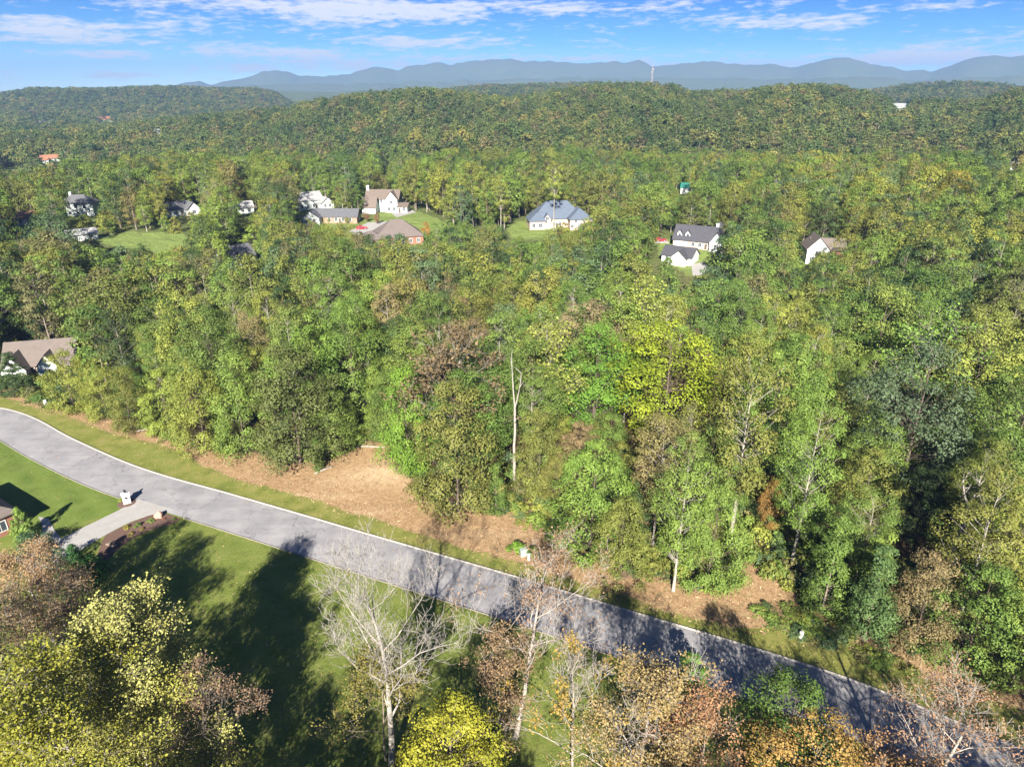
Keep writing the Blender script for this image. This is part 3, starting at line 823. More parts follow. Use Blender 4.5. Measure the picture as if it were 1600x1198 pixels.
S_BLUE = shingle('shingle_blue', (0.074, 0.094, 0.128)); S_RED = shingle('shingle_red', (0.187, 0.102, 0.068)); S_TAN = shingle('shingle_taupe', (0.1105, 0.0918, 0.08245)); S_TEAL = shingle('metal_teal', (0.01275, 0.1105, 0.085))
S_PALE = shingle('shingle_pale', (0.2295, 0.2295, 0.2295)); S_ORANGE = shingle('shingle_orange', (0.26, 0.12, 0.07))
METAL_G = simple('tower_steel', (0.34, 0.32, 0.32), 0.5, 0.1, 1, metal=0.3)
RED_P = simple('tower_red', (0.45, 0.13, 0.10), 0.6, 0.1, 1)

def wing_wall(par, x0, x1, y0, y1, h, rise, roof, m):
    mb = MB()
    if roof == 'gx':
        ym = (y0 + y1) / 2; mb.prism([(y0, -1.0), (y1, -1.0), (y1, h), (ym, h + rise), (y0, h)], 'x', x0, x1)
    elif roof == 'gy':
        xm = (x0 + x1) / 2; mb.prism([(x0, -1.0), (x1, -1.0), (x1, h), (xm, h + rise), (x0, h)], 'y', y0, y1)
    else:
        mb.box(x0, x1, y0, y1, -1.0, h)
    return mb.build('wall', m, par)
def wing_roof(par, x0, x1, y0, y1, h, rise, roof, m, ov=0.45, th=0.2):
    mb = MB()
    if roof in ('gx', 'gy'):
        a0, a1, b0, b1 = (y0, y1, x0, x1) if roof == 'gx' else (x0, x1, y0, y1)
        am = (a0 + a1) / 2; s = rise / (am - a0); e = h - ov * s + 0.03
        for sg, ae in ((-1, a0 - ov), (1, a1 + ov)):
            poly = [(ae, e), (am, h + rise + 0.03), (am, h + rise + 0.03 + th), (ae, e + th)]
            mb.prism(poly, 'x' if roof == 'gx' else 'y', b0 - ov, b1 + ov)
    elif roof == 'hip':
        X0, X1, Y0, Y1 = x0 - ov, x1 + ov, y0 - ov, y1 + ov
        w, d = X1 - X0, Y1 - Y0
        if w >= d: r0, r1 = (X0 + d / 2 * 0.98, (Y0 + Y1) / 2), (X1 - d / 2 * 0.98, (Y0 + Y1) / 2)
        else: r0, r1 = ((X0 + X1) / 2, Y0 + w / 2 * 0.98), ((X0 + X1) / 2, Y1 - w / 2 * 0.98)
        e = h - 0.05
        V_ = [(X0, Y0, e), (X1, Y0, e), (X1, Y1, e), (X0, Y1, e), (X0, Y0, e + th), (X1, Y0, e + th), (X1, Y1, e + th), (X0, Y1, e + th), (*r0, h + rise), (*r1, h + rise)]
        if w >= d: top = [(4, 5, 9, 8), (5, 6, 9), (6, 7, 8, 9), (7, 4, 8)]
        else: top = [(4, 5, 8), (5, 6, 9, 8), (6, 7, 9), (7, 4, 8, 9)]
        mb.add(V_, [(3, 2, 1, 0), (0, 1, 5, 4), (1, 2, 6, 5), (2, 3, 7, 6), (3, 0, 4, 7)] + top)
    return mb.build('roof', m, par)
def put_window(par, side, u, z, w, h, face, name='window', pane=True, panem=None):
    """side '-y','+y','-x','+x'; face = coordinate of that wall"""
    def bx(mb, a0, a1, c0, c1, z0, z1):
        if side == '-y': mb.box(a0, a1, face - c1, face - c0, z0, z1)
        elif side == '+y': mb.box(a0, a1, face + c0, face + c1, z0, z1)
        elif side == '-x': mb.box(face - c1, face - c0, a0, a1, z0, z1)
        else: mb.box(face + c0, face + c1, a0, a1, z0, z1)
    t = 0.12
    mb = MB()
    bx(mb, u - w / 2 - t, u - w / 2, -0.05, 0.07, z - t, z + h + t); bx(mb, u + w / 2, u + w / 2 + t, -0.05, 0.07, z - t, z + h + t)
    bx(mb, u - w / 2, u + w / 2, -0.05, 0.07, z - t, z); bx(mb, u - w / 2, u + w / 2, -0.05, 0.07, z + h, z + h + t)
    if w > 0.9 and pane: bx(mb, u - 0.035, u + 0.035, -0.04, 0.055, z, z + h)
    f = mb.build(name, TRIM, par)
    mb = MB(); bx(mb, u - w / 2, u + w / 2, -0.05, 0.025, z, z + h)
    mb.build('pane' if pane else 'panel', panem or GLASS, f)
def house(name, label, pxb, rot, wings, wins=(), chim=(), cat='house', group=None, dist=None, extra=None):
    p = ground_at(*pxb)
    az_ = math.atan2(p[0], p[1])
    e = empty(name, (p[0], p[1], gz(p[0], p[1])), -az_ + R_(rot)); tag(e, label, cat, group)
    for (x0, x1, y0, y1, h, rise, roof, wm, rm) in wings:
        wing_wall(e, x0, x1, y0, y1, h, rise, roof, wm); wing_roof(e, x0, x1, y0, y1, h, rise, roof, rm)
    for wn in wins: put_window(e, *wn)
    for (x, y, z0, z1, w, m) in chim:
        MB().box(x - w / 2, x + w / 2, y - w / 2, y + w / 2, z0, z1).box(x - w / 2 - .08, x + w / 2 + .08, y - w / 2 - .08, y + w / 2 + .08, z1, z1 + .15).build('chimney', m, e)
    if extra: extra(e)
    HOUSES.append(p)
    return e
HOUSES = []
def W(side, face, us, z, w=1.1, h=1.5): return [(side, u, z, w, h, face) for u in us]
GAR = lambda side, face, u: (side, u, 0.1, 4.6, 2.3, face, 'garage_door', False, TRIM)
DOOR = lambda side, face, u, m=None: (side, u, 0.1, 1.0, 2.1, face, 'door', False, m or BARK_DARK)

# white two-storey house with brown roof
house('house', 'white two-storey house with brown roof and front porch beyond the wood', (602,331), -14,
  [(-9, 6.5, 0, 9, 6.0, 3.4, 'gx', SIDING, S_BROWN), (0.8, 6.4, -2.0, 6, 6.0, 3.3, 'gy', SIDING, S_BROWN), (-9.2, -3.0, -6, 0.6, 3.1, 4.0, 'gx', SIDING, S_BROWN), (6.5, 11, -2.6, 5, 2.7, 1.3, 'gx', SIDING, S_BROWN)],
  W('-y', -2.0, [3.6], 4.0) + W('-y', -2.0, [2.4, 4.8], 0.9) + W('-y', 0, [-1.5], 4.0) + W('+x', 6.5, [7], 3.8) + [DOOR('-y', -2.6, 7.5)] + W('-y', -2.6, [9.5], .9) + W('-x', -9.2, [-4, -1.5], 1.0),
  [(-8.6, 4.5, 0, 11.2, 1.2, SIDING)])
# brown hip roof
house('house', 'house with large brown hipped roof and orange brick walls behind the treetops', (618,384), 8,
  [(-7, 11, 0, 14, 3.2, 5.6, 'hip', BRICK, S_TAN), (-13.5, -4, -1.0, 8, 3.0, 2.6, 'hip', BRICK, S_TAN)],
  W('+x', 11, [3, 6, 10], 0.9) + W('-y', 0, [0, 3, 6, 9], 0.9) + W('-y', -1, [-11.5, -9, -6.5], 0.9) + [DOOR('-y', 0, -2)])
house('house', 'low grey-roofed ranch house with brick gable end beside the red car', (515,349), -16,
  [(-6, 12, 0, 8, 2.9, 2.6, 'gx', BRICK_TAN, S_GREY), (-10.5, -3.2, -4, 5.5, 2.9, 2.5, 'gy', SIDING, S_GREY)],
  W('-y', 0, [0, 3, 6, 9], 0.9) + W('+x', 12, [4], 0.9) + W('-y', -4, [-8.4, -5.4], .9) + [DOOR('-y', 0, 4.6)])
house('house', 'white house with pale grey roof half hidden by a dark tree', (491,327), 24,
  [(-8, 5, 0, 8, 4.4, 3.2, 'gx', SIDING, S_PALE), (2.0, 8.5, -4, 6, 3.0, 2.4, 'gy', SIDING, S_PALE)],
  W('-y', 0, [-6, -3, 0], 1.0) + W('-y', -4, [4, 6.4], 1.0) + W('-x', -8, [3, 6], 1.0) + [DOOR('-y', 0, 1.3)])
# blue roof
house('house', 'large cream brick house with steep blue hipped roof and a pale tree in front', (873,357), 10,
  [(-10.5, 11, 1, 14, 3.8, 6.6, 'hip', BRICK_PALE, S_BLUE), (4.0, 13.5, -4, 10, 4.2, 4.0, 'hip', BRICK_PALE, S_BLUE), (-12.5, -5.8, -1.5, 9, 3.4, 3.0, 'hip', BRICK_PALE, S_BLUE), (-6.6, -3.4, -0.6, 3.0, 3.9, 2.2, 'gy', BRICK_PALE, S_BLUE)],
  W('-y', -1.5, [-10.8, -8.0], 0.9, 1.3, 1.6) + W('-y', -0.6, [-5.0], 3.6, 1.2, 1.4) + W('-y', 1, [-2, 0.6], 0.9) + W('-y', -4, [5, 8, 11.4], 0.8) + W('-y', -4, [6.5, 10], 3.0, 1.0, 1.0) + W('+x', 13.5, [-1, 3, 6], 2.6) + [GAR('+x', 13.5, 2.5)] + [DOOR('-y', 1, -.7)])
# dark grey roof, two dormers
def dormers(e):
    for x in (-6.5, -3.4):
        mb = MB(); mb.prism([(x - 0.9, 3.2), (x + 0.9, 3.2), (x + 0.9, 5.2), (x, 6.3), (x - 0.9, 5.2)], 'y', 0.9, 4.2); d = mb.build('dormer', SIDING, e)
        mb = MB()
        for sg in (-1, 1):
            mb.prism([(x + sg * 1.2, 4.86), (x, 6.32), (x, 6.5), (x + sg * 1.2, 5.04)], 'y', 0.6, 4.6)
        mb.build('dormer_roof', S_DGREY, d)
        MB().box(x - .45, x + .45, 0.86, 0.92, 3.9, 5.1).build('dormer_window', GLASS, d)
house('house', 'pale brick house with dark grey roof and two white dormers behind the treetops', (1086,389), -12,
  [(-8.6, 8, 0, 8.5, 3.2, 4.6, 'gx', BRICK_PALE, S_DGREY), (2.0, 11, 5, 14, 3.8, 5.4, 'hip', BRICK_PALE, S_DGREY), (5.4, 10.6, -1.6, 6.0, 3.2, 3.6, 'gy', SIDING, S_DGREY)],
  [GAR('-y', 0, -5.6)] + W('-y', 0, [-1, 1.6], .9) + W('-y', -1.6, [8], .9, 1.6, 1.6) + W('+x', 11, [8, 11], .9) + [DOOR('-y', 0, 3.8)], [(6.4, 5.4, 4, 9.0, 1.0, SIDING)], extra=dormers)
house('garage', 'grey-roofed outbuilding with small white gable below the dormered house', (1056,412), -20,
  [(-5.5, 5.5, 0, 7.5, 2.8, 2.6, 'gx', SIDING, S_DGREY), (-1.2, 4.2, -2.2, 4, 2.8, 2.3, 'gy', SIDING, S_DGREY)], [GAR('-y', -2.2, 1.5)] + W('-y', 0, [-3.5], 1.0), cat='garage')
house('house', 'house with white front gable and taupe roof deep in the right-hand trees', (1283,412), 14,
  [(-5.2, 2.0, 0, 10, 5.0, 3.8, 'gy', SIDING, S_TAN), (-3, 8, 3, 11, 4.2, 3.2, 'gx', SIDING, S_TAN), (1.8, 7, -2.5, 4, 2.8, 2.6, 'gy', BRICK, S_TAN)],
  W('-y', 0, [-1.6], 2.6, 1.8, 1.6) + W('-y', 0, [-3.4, 0], .7) + W('-y', -2.5, [4.4], .9, 1.5, 1.4) + W('-x', -5.2, [3, 7], 1.0))
house('house', 'plain grey roof poking out of the canopy below the meadow', (378,416), 30,
  [(-5.0, 5.5, 0, 7.5, 3.4, 3.2, 'gx', SIDING, S_GREY)], W('-y', 0, [-3, 0, 3], 1.0) + W('+x', 5.5, [2.5, 5], 1.0))
house('house', 'long low house with red-brown roof next to the white hipped house', (20,354), 4,
  [(-9, 9, 0, 8, 2.8, 2.3, 'gx', SIDING, S_RED)], W('-y', 0, [-6, -3, 3, 6], .9) + [DOOR('-y', 0, 0)])
house('house', 'white two-storey house with slate grey hipped roof left of the meadow', (122,338), -22,
  [(-7, 7, 0, 9, 5.4, 3.6, 'hip', SIDING, S_GREY), (-10.5, -5.4, -3.5, 4, 3.0, 2.0, 'gx', SIDING, S_GREY)], W('-y', 0, [-3, 0, 3.5], 3.5) + W('-y', 0, [-3, 3.5], .8) + W('-y', -3.5, [-8], .9) + [DOOR('-y', 0, 0.3)], [(-3, 5, 6, 10, 1.0, SIDING)])
house('shed', 'long white shed half hidden by yellow-green trees beside the meadow', (132,376), 12,
  [(-5, 5, 0, 5, 2.5, 1.5, 'gx', SIDING, S_PALE)], W('-y', 0, [-2.5, 2.5], .9) + [DOOR('-y', 0, 0, TRIM)], cat='shed')
house('house', 'grey-roofed house with white front gable across the meadow', (284,337), 20,
  [(-7, 4, 0, 8, 3.0, 2.8, 'gx', SIDING, S_GREY), (1.6, 7.4, -3.5, 6, 3.0, 2.8, 'gy', SIDING, S_GREY)], W('-y', 0, [-5, -2], .9) + W('-y', -3.5, [4.5], .9, 1.6, 1.4) + [DOOR('-y', 0, .3)])
house('house', 'small white cottage with pale roof behind the bare white-limbed tree', (380,334), 10,
  [(-5, 5, 0, 7, 2.8, 2.2, 'gx', SIDING, S_PALE)], W('-y', 0, [-3, 0, 3], .9))
house('barn', 'small building with bright teal metal roof in the far trees', (1073,303), -8,
  [(-3.6, 3.6, 0, 6, 3.4, 2.0, 'gx', SIDING, S_TEAL)], W('-y', 0, [-1.6, 1.6], 1.1), cat='barn')
# near left house among the trees
p2 = (62, 588)
HOUSES_NAMED = at_z(62, 588)
HL = house('house', 'brown-roofed house with two white front gables left of the wood edge', p2, -22,
  [(-8, 9, 0, 11, 3.2, 5.0, 'gx', BRICK_TAN, S_TAN), (-7.4, -1.6, -3.0, 6, 3.2, 3.4, 'gy', SIDING, S_TAN), (0.6, 5.4, -1.6, 6, 3.2, 3.0, 'gy', SIDING, S_TAN)],
  W('-y', -3.0, [-5.6, -3.4], .9) + W('-y', -1.6, [3], .9, 1.6, 1.5) + W('-y', 0, [7.2], .9) + [DOOR('-y', 0, -.5)])
HL.scale = (.84, .84, .84)
# nearest house, only its corner stands in the frame
def nh_extra(e):
    MB().box(3.2, 3.75, -0.55, 0.0, 0, 2.6).build('column', TRIM, e)
    MB().box(-14.0, 4.6, -0.2, 0.12, 2.72, 3.02).build('fascia', TRIM, e)
hq = at_z(4, 832)
HP = house('house', 'brick house with taupe shingle roof whose corner meets the green lawn', (-2, 836), 62,
  [(-11, 3.4, 0, 13, 3.0, 4.4, 'hip', BRICK, S_TAN)], W('-y', 0, [1.2], .8, 1.4, 1.5) + W('+x', 3.4, [2.0, 5.5], .7, 1.3, 1.6), extra=None)
HP.rotation_euler.z = R_(57); _c = at_z(30, 798, 3.0); _a = R_(57)
HP.location = (_c[0] - (3.85 * math.cos(_a) + .45 * math.sin(_a)), _c[1] - (3.85 * math.sin(_a) - .45 * math.cos(_a)), 0.0)
# tiny far buildings
for (x, y, s, wm, rm, lb) in [(66,256,1.0,SIDING,S_ORANGE,'small far house with orange roof at the valley field'), (82,254,1.3,SIDING,S_ORANGE,'longer far house with orange roof beside the valley field'),
      (243,211,1.3,SIDING,S_PALE,'lone far white house in the valley trees'), (62,195,1.6,SIDING,S_PALE,'far white house under the left hill, end of its row'), (78,194,1.4,SIDING,S_GREY,'far grey-roofed house under the left hill, middle of its row'),
      (168,191,2.4,SIDING,S_ORANGE,'far long building with red roof at the foot of the left hill'), (1409,171,2.6,SIDING,S_PALE,'far pale hall in the saddle of the ridge'), (1592,267,.9,SIDING,S_PALE,'small white house behind the tall trees on the right knoll')]:
    house('house', lb, (x, y), 15, [(-6 * s, 6 * s, 0, 8 * s, 3.2 * s ** .5, 2.4 * s, 'gx', wm, rm)], W('-y', 0, [-3, 0, 3], 1.0))
# what must stay in sight: pixel boxes with the distance beyond which nothing matters
def dd_(x, y): q = ground_at(x, y); return math.hypot(q[0], q[1])
KEEP = [(570,292,632,330,331),(556,332,652,372,382),(472,320,556,346,348),(462,300,516,322,326),(824,303,922,358,357),(1036,340,1128,384,388),(1024,374,1108,430,432),(1252,370,1312,402,410),
        (355,380,396,405,414),(0,334,46,351,353),(92,306,150,336,337),(112,356,152,372,375),(160,362,290,388,392),(258,313,310,336,336),(364,321,396,333,333),(1066,291,1081,301,302),(4,520,108,578,588),
        (795,352,850,370,372),(655,335,690,350,352),(60,248,90,255,256),(236,206,248,211,212),(54,188,86,195,196),(150,186,184,191,192),(1396,165,1420,170,172),(1584,260,1598,266,268),(592,260,606,266,267),(0,262,40,269,270),(1085,400,1125,415,420),(790,545,818,715,752),(1160,700,1182,845,858),(1036,800,1066,915,921),(980,515,1130,640,690),(895,520,985,640,690),(850,690,1000,840,858),(1410,545,1535,640,720),(1290,615,1325,690,760),(1440,690,1500,840,905),(700,300,800,352,372)]
KEEP = [(a, b, c, d - (0.22 * (d - b) if 290 < b < 385 and d - b > 18 else 0), dd_((a + c) / 2, e)) for (a, b, c, d, e) in KEEP]
HXY = np.array([(q[0], q[1]) for q in HOUSES])
def hides_arr(x, y, z, h, r):
    """would trees here stand in front of a house, lawn or meadow the photograph shows?"""
    x, y, z, h = (np.asarray(v, float) + 0 * np.asarray(x, float) for v in (x, y, z, h))
    d = np.hypot(x, y)
    def pj(zz):
        zz = zz - CAM_H; zc = y * math.cos(PITCH) - zz * math.sin(PITCH); yc = y * math.sin(PITCH) + zz * math.cos(PITCH)
        return 800 + FPX * x / zc, 599 - FPX * yc / zc
    cx, ty = pj(z + h); _, by = pj(z); w = r * FPX / (y * math.cos(PITCH) + (CAM_H - z - h * .5) * math.sin(PITCH))
    out = np.zeros(x.shape, bool)
    for (a, b, c, e, D) in KEEP:
        out |= (d < D + 3) & (cx + w * .75 > a) & (cx - w * .75 < c) & (ty + 2 < e) & (by > b)
    for q in HXY: out |= np.hypot(x - q[0], y - q[1]) < 9 + r * .6
    return out
def hides(x, y, h, r): return bool(hides_arr(np.array([x]), np.array([y]), np.array([gz(x, y)]), h, r)[0])

# ------------------------------------------------------------------ hand-placed trees of the wood
def B(x, y): return at_z(x, y)
def BH(x, y, d):
    """ground point at distance d whose tree top shows at this pixel, and the height that takes"""
    v = px_dir(x, y); q = v[:2] / math.hypot(v[0], v[1]) * d
    return q, CAM_H + d * v[2] / math.hypot(v[0], v[1]) - float(hgt(q[0], q[1]))
HAND = [
 # point, kind, height, colour, width factor, name, label
 (B(28,614),'conifer',9.5,'dark',1.5,'evergreen_tree','dark spreading evergreen in front of the two-gabled brown-roofed house'),
 (B(118,641),'edge',13,'yellow_green',1.05,'bushy_tree','broad yellow-green bushy tree at the grass beside the evergreen'),
 (B(168,650),'edge',12,'yellow_green',.9,'bushy_tree','yellow-green bushy tree leaning over the white utility pedestals'),
 (B(208,672),'edge',13,'olive',.85,'bushy_tree','dull olive bushy tree reaching out over the grass verge'),
 (B(262,655),'poplar',18,'mid',.95,'broadleaf_tree','tall mid-green tree behind the olive bushy tree of the verge'),
 (B(322,703),'edge',17,'yellow_green',.95,'broadleaf_tree','tall yellow-green leafy tree standing where the verge meets the soil'),
 (B(385,708),'edge',19,'light',.8,'broadleaf_tree','light green leafy tree touching the dark double-stemmed oak'),
 (B(470,724),'edge',22,(0.085,0.105,0.032),1.05,'oak_tree','big dark olive oak with two stems at the head of the clearing'),
 (B(498,735),'column',6.5,'mid',.9,'young_tree','small mid-green young tree at the foot of the dark oak'),
 (top_at(640,438,25),'oak',25,(0.165,0.150,0.046),1.24,'oak_tree','large brownish-olive oak above the notch of the clearing'),
 (top_at(528,476,23),'poplar',23,'lime',.72,'broadleaf_tree','slender bright lime tree among darker oaks behind the clearing'),
 (top_at(450,476,22),'oak',22,(0.10,0.11,0.034),1.0,'oak_tree','dark olive oak left of the slender lime tree'),
 (B(640,738),'edge',19,'lime',.72,'broadleaf_tree','bright lime-green tree at the corner of the tan soil patch'),
 (B(716,798),'edge',22,(0.120,0.132,0.034),.92,'oak_tree','massive olive oak hanging over the orange soil'),
 (B(775,800),'column',9,'mid',1.1,'vine_covered_tree','dark green ivy-clad stub under the massive olive oak'),
 (B(842,772),'edge',15,'olive',.8,'broadleaf_tree','olive tree right of the pale forked snag'),
 (top_at(690,540,18),'oak',18,'light',1.2,'broadleaf_tree','wide light green crown behind the massive olive oak'),
 (top_at(935,508,23),'oak',23,(0.100,0.190,0.028),1.12,'maple_tree','fresh green rounded maple beside the great yellow-green maple'),
 (top_at(1052,508,25),'oak',25,(0.185,0.225,0.022),1.36,'maple_tree','great yellow-green maple glowing in the middle of the wood'),
 (B(922,858),'edge',17,(0.125,0.205,0.038),1.0,'broadleaf_tree','bright green spreading tree at the soil edge near the green utility box'),
 (B(965,908),'edge',13,'olive',.9,'bushy_tree','olive-brown bushy tree between the bright green tree and the white-stemmed poplar'),
 (B(1052,922),'poplar',23,'light',.95,'poplar_tree','light green poplar with slim white stems at the soil edge'),
 (B(1105,912),'edge',15,'light',.85,'bushy_tree','light green bushy tree beside the white-stemmed poplar'),
 (top_at(1040,652,21),'open',21,(0.175,0.150,0.058),1.1,'broadleaf_tree','brown-tinged open tree with pale limbs behind the white-stemmed poplar'),
 (top_at(1185,552,29),'open',29,'olive',1.0,'broadleaf_tree','very tall open olive tree with bare pale trunk'),
 (B(1196,842),'oak',10,(0.235,0.150,0.042),.62,'young_tree','small orange-leaved tree beside the very tall pale trunk'),
 (top_at(1290,612,26),'poplar',26,(0.115,0.185,0.034),.85,'broadleaf_tree','tall fresh green tree above the vine-hung column'),
 (B(1284,955),'column',14,'mid',1.0,'vine_covered_tree','vine-hung leafy column at the end of the orange soil'),
 (B(1350,998),'column',13.5,(0.075,0.125,0.04),1.05,'vine_covered_tree','dark green vine-covered stump standing proud like a pillar'),
 (top_at(1465,540,27),'oak',27,(0.068,0.098,0.050),0.97,'oak_tree','dark blue-green dense round crown high over the right-hand wood'),
 (B(1425,1010),'edge',13,'brown',.9,'bushy_tree','brown-green thicket tree with bare stems by the weedy bank'),
 (B(1505,1040),'edge',14,'mid',1.0,'bushy_tree','mid-green bushy tree over the shaded verge at the right'),
 (B(1580,1072),'edge',14,'light',1.0,'bushy_tree','light green bushy tree behind the bare tan twiggy tree'),
 (top_at(790,476,21),'oak',21,'blue_green',1.0,'broadleaf_tree','soft blue-green rounded tree behind the pale forked snag'),
 (top_at(565,388,22),'oak',22,'dark',.9,'oak_tree','dark green oak standing in front of the brown hipped roof'),
 (top_at(428,322,20),'oak',20,'dark',.95,'oak_tree','dark green tree half hiding the white pale-roofed house'),
 (top_at(505,352,17),'oak',17,(0.135,0.19,0.035),.8,'broadleaf_tree','fresh green tree in front of the grey ranch house'),
 (BH(718,270,290)[0],'tallthin',BH(718,270,290)[1],'yellow_green',1.05,'tall_poplar','tall thin pale-trunked poplar next to the brown hipped house'),
 (BH(742,276,296)[0],'tallthin',BH(742,276,296)[1],'yellow_green',.9,'tall_poplar','second tall thin poplar, further from the brown hipped house'),
 (BH(782,272,280)[0],'tallthin',BH(782,272,280)[1],'yellow_green',.9,'tall_poplar','tall thin white-trunked poplar nearer the blue-roofed house'),
 (BH(868,246,287)[0],'tallthin',BH(868,246,287)[1],'yellow_green',.8,'tall_poplar','tall pale tree whose trunk crosses the blue roof'),
 (BH(1150,286,300)[0],'tallthin',BH(1150,286,300)[1],'gold',.9,'tall_poplar','tall gold-tinged tree behind the dormered house'),
 (BH(945,268,322)[0],'oak',BH(945,268,322)[1],'dark',1.15,'oak_tree','dark green oak just behind the blue-roofed house'),
 (BH(905,285,326)[0],'oak',BH(905,285,326)[1],'mid',1.1,'broadleaf_tree','mid-green tree at the back corner of the blue-roofed house'),
 (top_at(985,338,14),'oak',14,'lime',.9,'broadleaf_tree','bright lime round tree between the blue roof and the dormered house'),
 (BH(1500,268,300)[0],'oak',BH(1500,268,300)[1],'gold',1.3,'broadleaf_tree','large gold-tinged oak on the right knoll'),
 (BH(1560,272,305)[0],'oak',BH(1560,272,305)[1],'dark',1.3,'oak_tree','large dark oak on the right knoll beside the gold-tinged oak'),
 (BH(530,285,350)[0],'oak',BH(530,285,350)[1],'russet',.8,'broadleaf_tree','russet-leaved tree behind the white pale-roofed house'),
 (BH(330,288,318)[0],'sparse',BH(330,288,318)[1],'pale',.9,'sycamore_tree','white-limbed thin sycamore in front of the small cottage'),
 (top_at(665,345,7),'edge',7,'orange',.9,'ornamental_tree','orange ornamental tree beside the brown hipped house'),
 (top_at(572,329,5),'oak',5,'russet',1.0,'ornamental_tree','rounded red ornamental tree on the white house lawn, beside its twin'),
 (top_at(588,332,5),'oak',5,'russet',1.0,'ornamental_tree','red ornamental tree on the white house lawn, nearer its drive'),
]
KL = dict(oak='round-crowned', poplar='tall oval-crowned', open='open-topped', sparse='thin-leaved', edge='low bushy', column='narrow', conifer='conical')
for (q, kind, h, col, wd, nm_, lb) in HAND:
    plant(kind, q[0], q[1], h, col, nm_, lb, None, wide=wd, jit=0.03)

# ------------------------------------------------------------------ foreground trees, each its own mesh
_grow = grow_tree
def grow_tree(*a, h=None, **k):
    br, lf = _grow(*a, **k)
    if h:
        f = h / max(float(br[0][:, 2].max()), 1.0); br = (br[0] * f, br[1])
        if lf is not None:
            c_ = lf[0].reshape(-1, 4, 3); m_ = c_.mean(1, keepdims=True); lf = ((c_ - m_ + m_ * f).reshape(-1, 3), lf[1], lf[2])
    return br, lf
def special(name, label, pt, br, lf, bark, color, cat='tree', rz=0.0):
    e = empty(name, (pt[0], pt[1], gz(pt[0], pt[1]) - 0.05), rz); tag(e, label, cat)
    t = bpy.data.objects.new('trunk', quad_mesh('trunk', br[0], br[1], [bark], smooth=True)); COL.objects.link(t); t.parent = e
    if lf is not None:
        c = bpy.data.objects.new('crown', quad_mesh('crown', lf[0], lf[1], [LEAF], lf[2])); COL.objects.link(c); c.parent = e
        c.color = (*(C[color] if isinstance(color, str) else color), 1)
    TREES.append((pt[0], pt[1], float(br[0][:, 2].max()), 5)); return e
YG = (0.295, 0.295, 0.092)
special('tulip_tree', 'big pale yellow-green tulip tree with white limbs beside the shaded lawn', at_z(160, 905, 24),
        *grow_tree(11, 18, 0.95, levels=4, nchild=(13, 6, 4, 3), trunk_r=0.36, leafn=13, lsize=0.21, leafspread=0.42, first=0.22, upw=0.2, h=20.8), BARK_PALE, YG)
special('tulip_tree', 'yellow-green tulip tree with golden flecks, left of the big pale one', at_z(22, 1012, 25),
        *grow_tree(12, 18.5, 0.95, levels=4, nchild=(12, 6, 4, 3), trunk_r=0.32, leafn=13, lsize=0.21, leafspread=0.42, first=0.22, upw=0.2, h=24), BARK_PALE, (0.1849, 0.1892, 0.02752))
special('twiggy_tree', 'nearly leafless brown twiggy tree at the lawn side of the tulip tree', at_z(262, 985, 20),
        *grow_tree(13, 16.5, 0.8, levels=4, nchild=(11, 6, 4, 3), trunk_r=0.24, leafn=5, lsize=0.15, leafspread=0.32, first=0.25, leafprob=0.5, h=16.5), BARK, (0.17, 0.115, 0.072))
special('tulip_tree', 'smaller yellow-green tulip tree with bare twigs, nearest the shaded lawn', at_z(190, 1065, 19),
        *grow_tree(31, 16, 0.95, levels=4, nchild=(12, 6, 4, 3), trunk_r=0.26, leafn=11, lsize=0.20, leafspread=0.42, first=0.2, upw=0.2, leafprob=0.8, h=17), BARK_PALE, (0.25, 0.25, 0.055))
special('autumn_tree', 'tan and orange half-bare tree behind the dark shrubs of the brick house', at_z(30, 842, 15),
        *grow_tree(14, 12.5, 0.95, levels=4, nchild=(11, 6, 4, 3), trunk_r=0.25, leafn=7, lsize=0.17, leafspread=0.38, first=0.2, leafprob=0.85, h=15), BARK_PALE, (0.265, 0.175, 0.09))
special('autumn_tree', 'tan twiggy tree with orange tips left of the shrubs and below the orange half-bare tree', at_z(62, 905, 14),
        *grow_tree(32, 12, 0.95, levels=4, nchild=(11, 6, 4, 3), trunk_r=0.2, leafn=6, lsize=0.16, leafspread=0.36, first=0.15, leafprob=0.8, h=13.5), BARK_PALE, (0.27, 0.19, 0.10))
special('autumn_tree', 'sandy-brown half-bare tree standing against the brick house', at_z(0, 905, 14),
        *grow_tree(33, 12, 0.95, levels=4, nchild=(11, 6, 4, 3), trunk_r=0.2, leafn=6, lsize=0.16, leafspread=0.36, first=0.15, leafprob=0.8, h=13.5), BARK_PALE, (0.26, 0.19, 0.11))
special('dead_tree', 'tall dead white tree with bare branches in front of the road', at_z(612, 1192),
        *grow_tree(27, 19.5, 0.80, levels=4, nchild=(15, 7, 5, 3), trunk_r=0.36, leafn=0, first=0.28, upw=0.35, twig_len=1.0, h=26), BARK_DEAD, 'olive')
special('understory_tree', 'thin olive understory tree around the foot of the dead white tree', at_z(585, 1015, 14),
        *grow_tree(16, 12, 0.8, levels=3, nchild=(12, 6, 5), trunk_r=0.14, leafn=9, lsize=0.19, leafspread=0.4, first=0.25, leafprob=0.7, h=14), BARK, (0.1462, 0.1333, 0.0344))
special('yellow_tree', 'dense bright yellow tree next to the dead white tree', at_z(705, 1098, 16),
        *clump_tree(17, 16, 3.9, 3.0, 'round', 140, 150, 0.18, 0.24, 0.2), BARK, (0.235, 0.235, 0.026))
special('snag_topped_tree', 'leaning tree with bare forked top and russet leaves crossing the road', at_z(806, 1150),
        *grow_tree(38, 19.0, 0.72, levels=4, nchild=(10, 6, 4, 3), trunk_r=0.30, leafn=3, lsize=0.18, leafspread=0.3, first=0.40, lean=(0.07, 0.06), leafprob=0.55, h=24.5), BARK_PALE, (0.21, 0.135, 0.08))
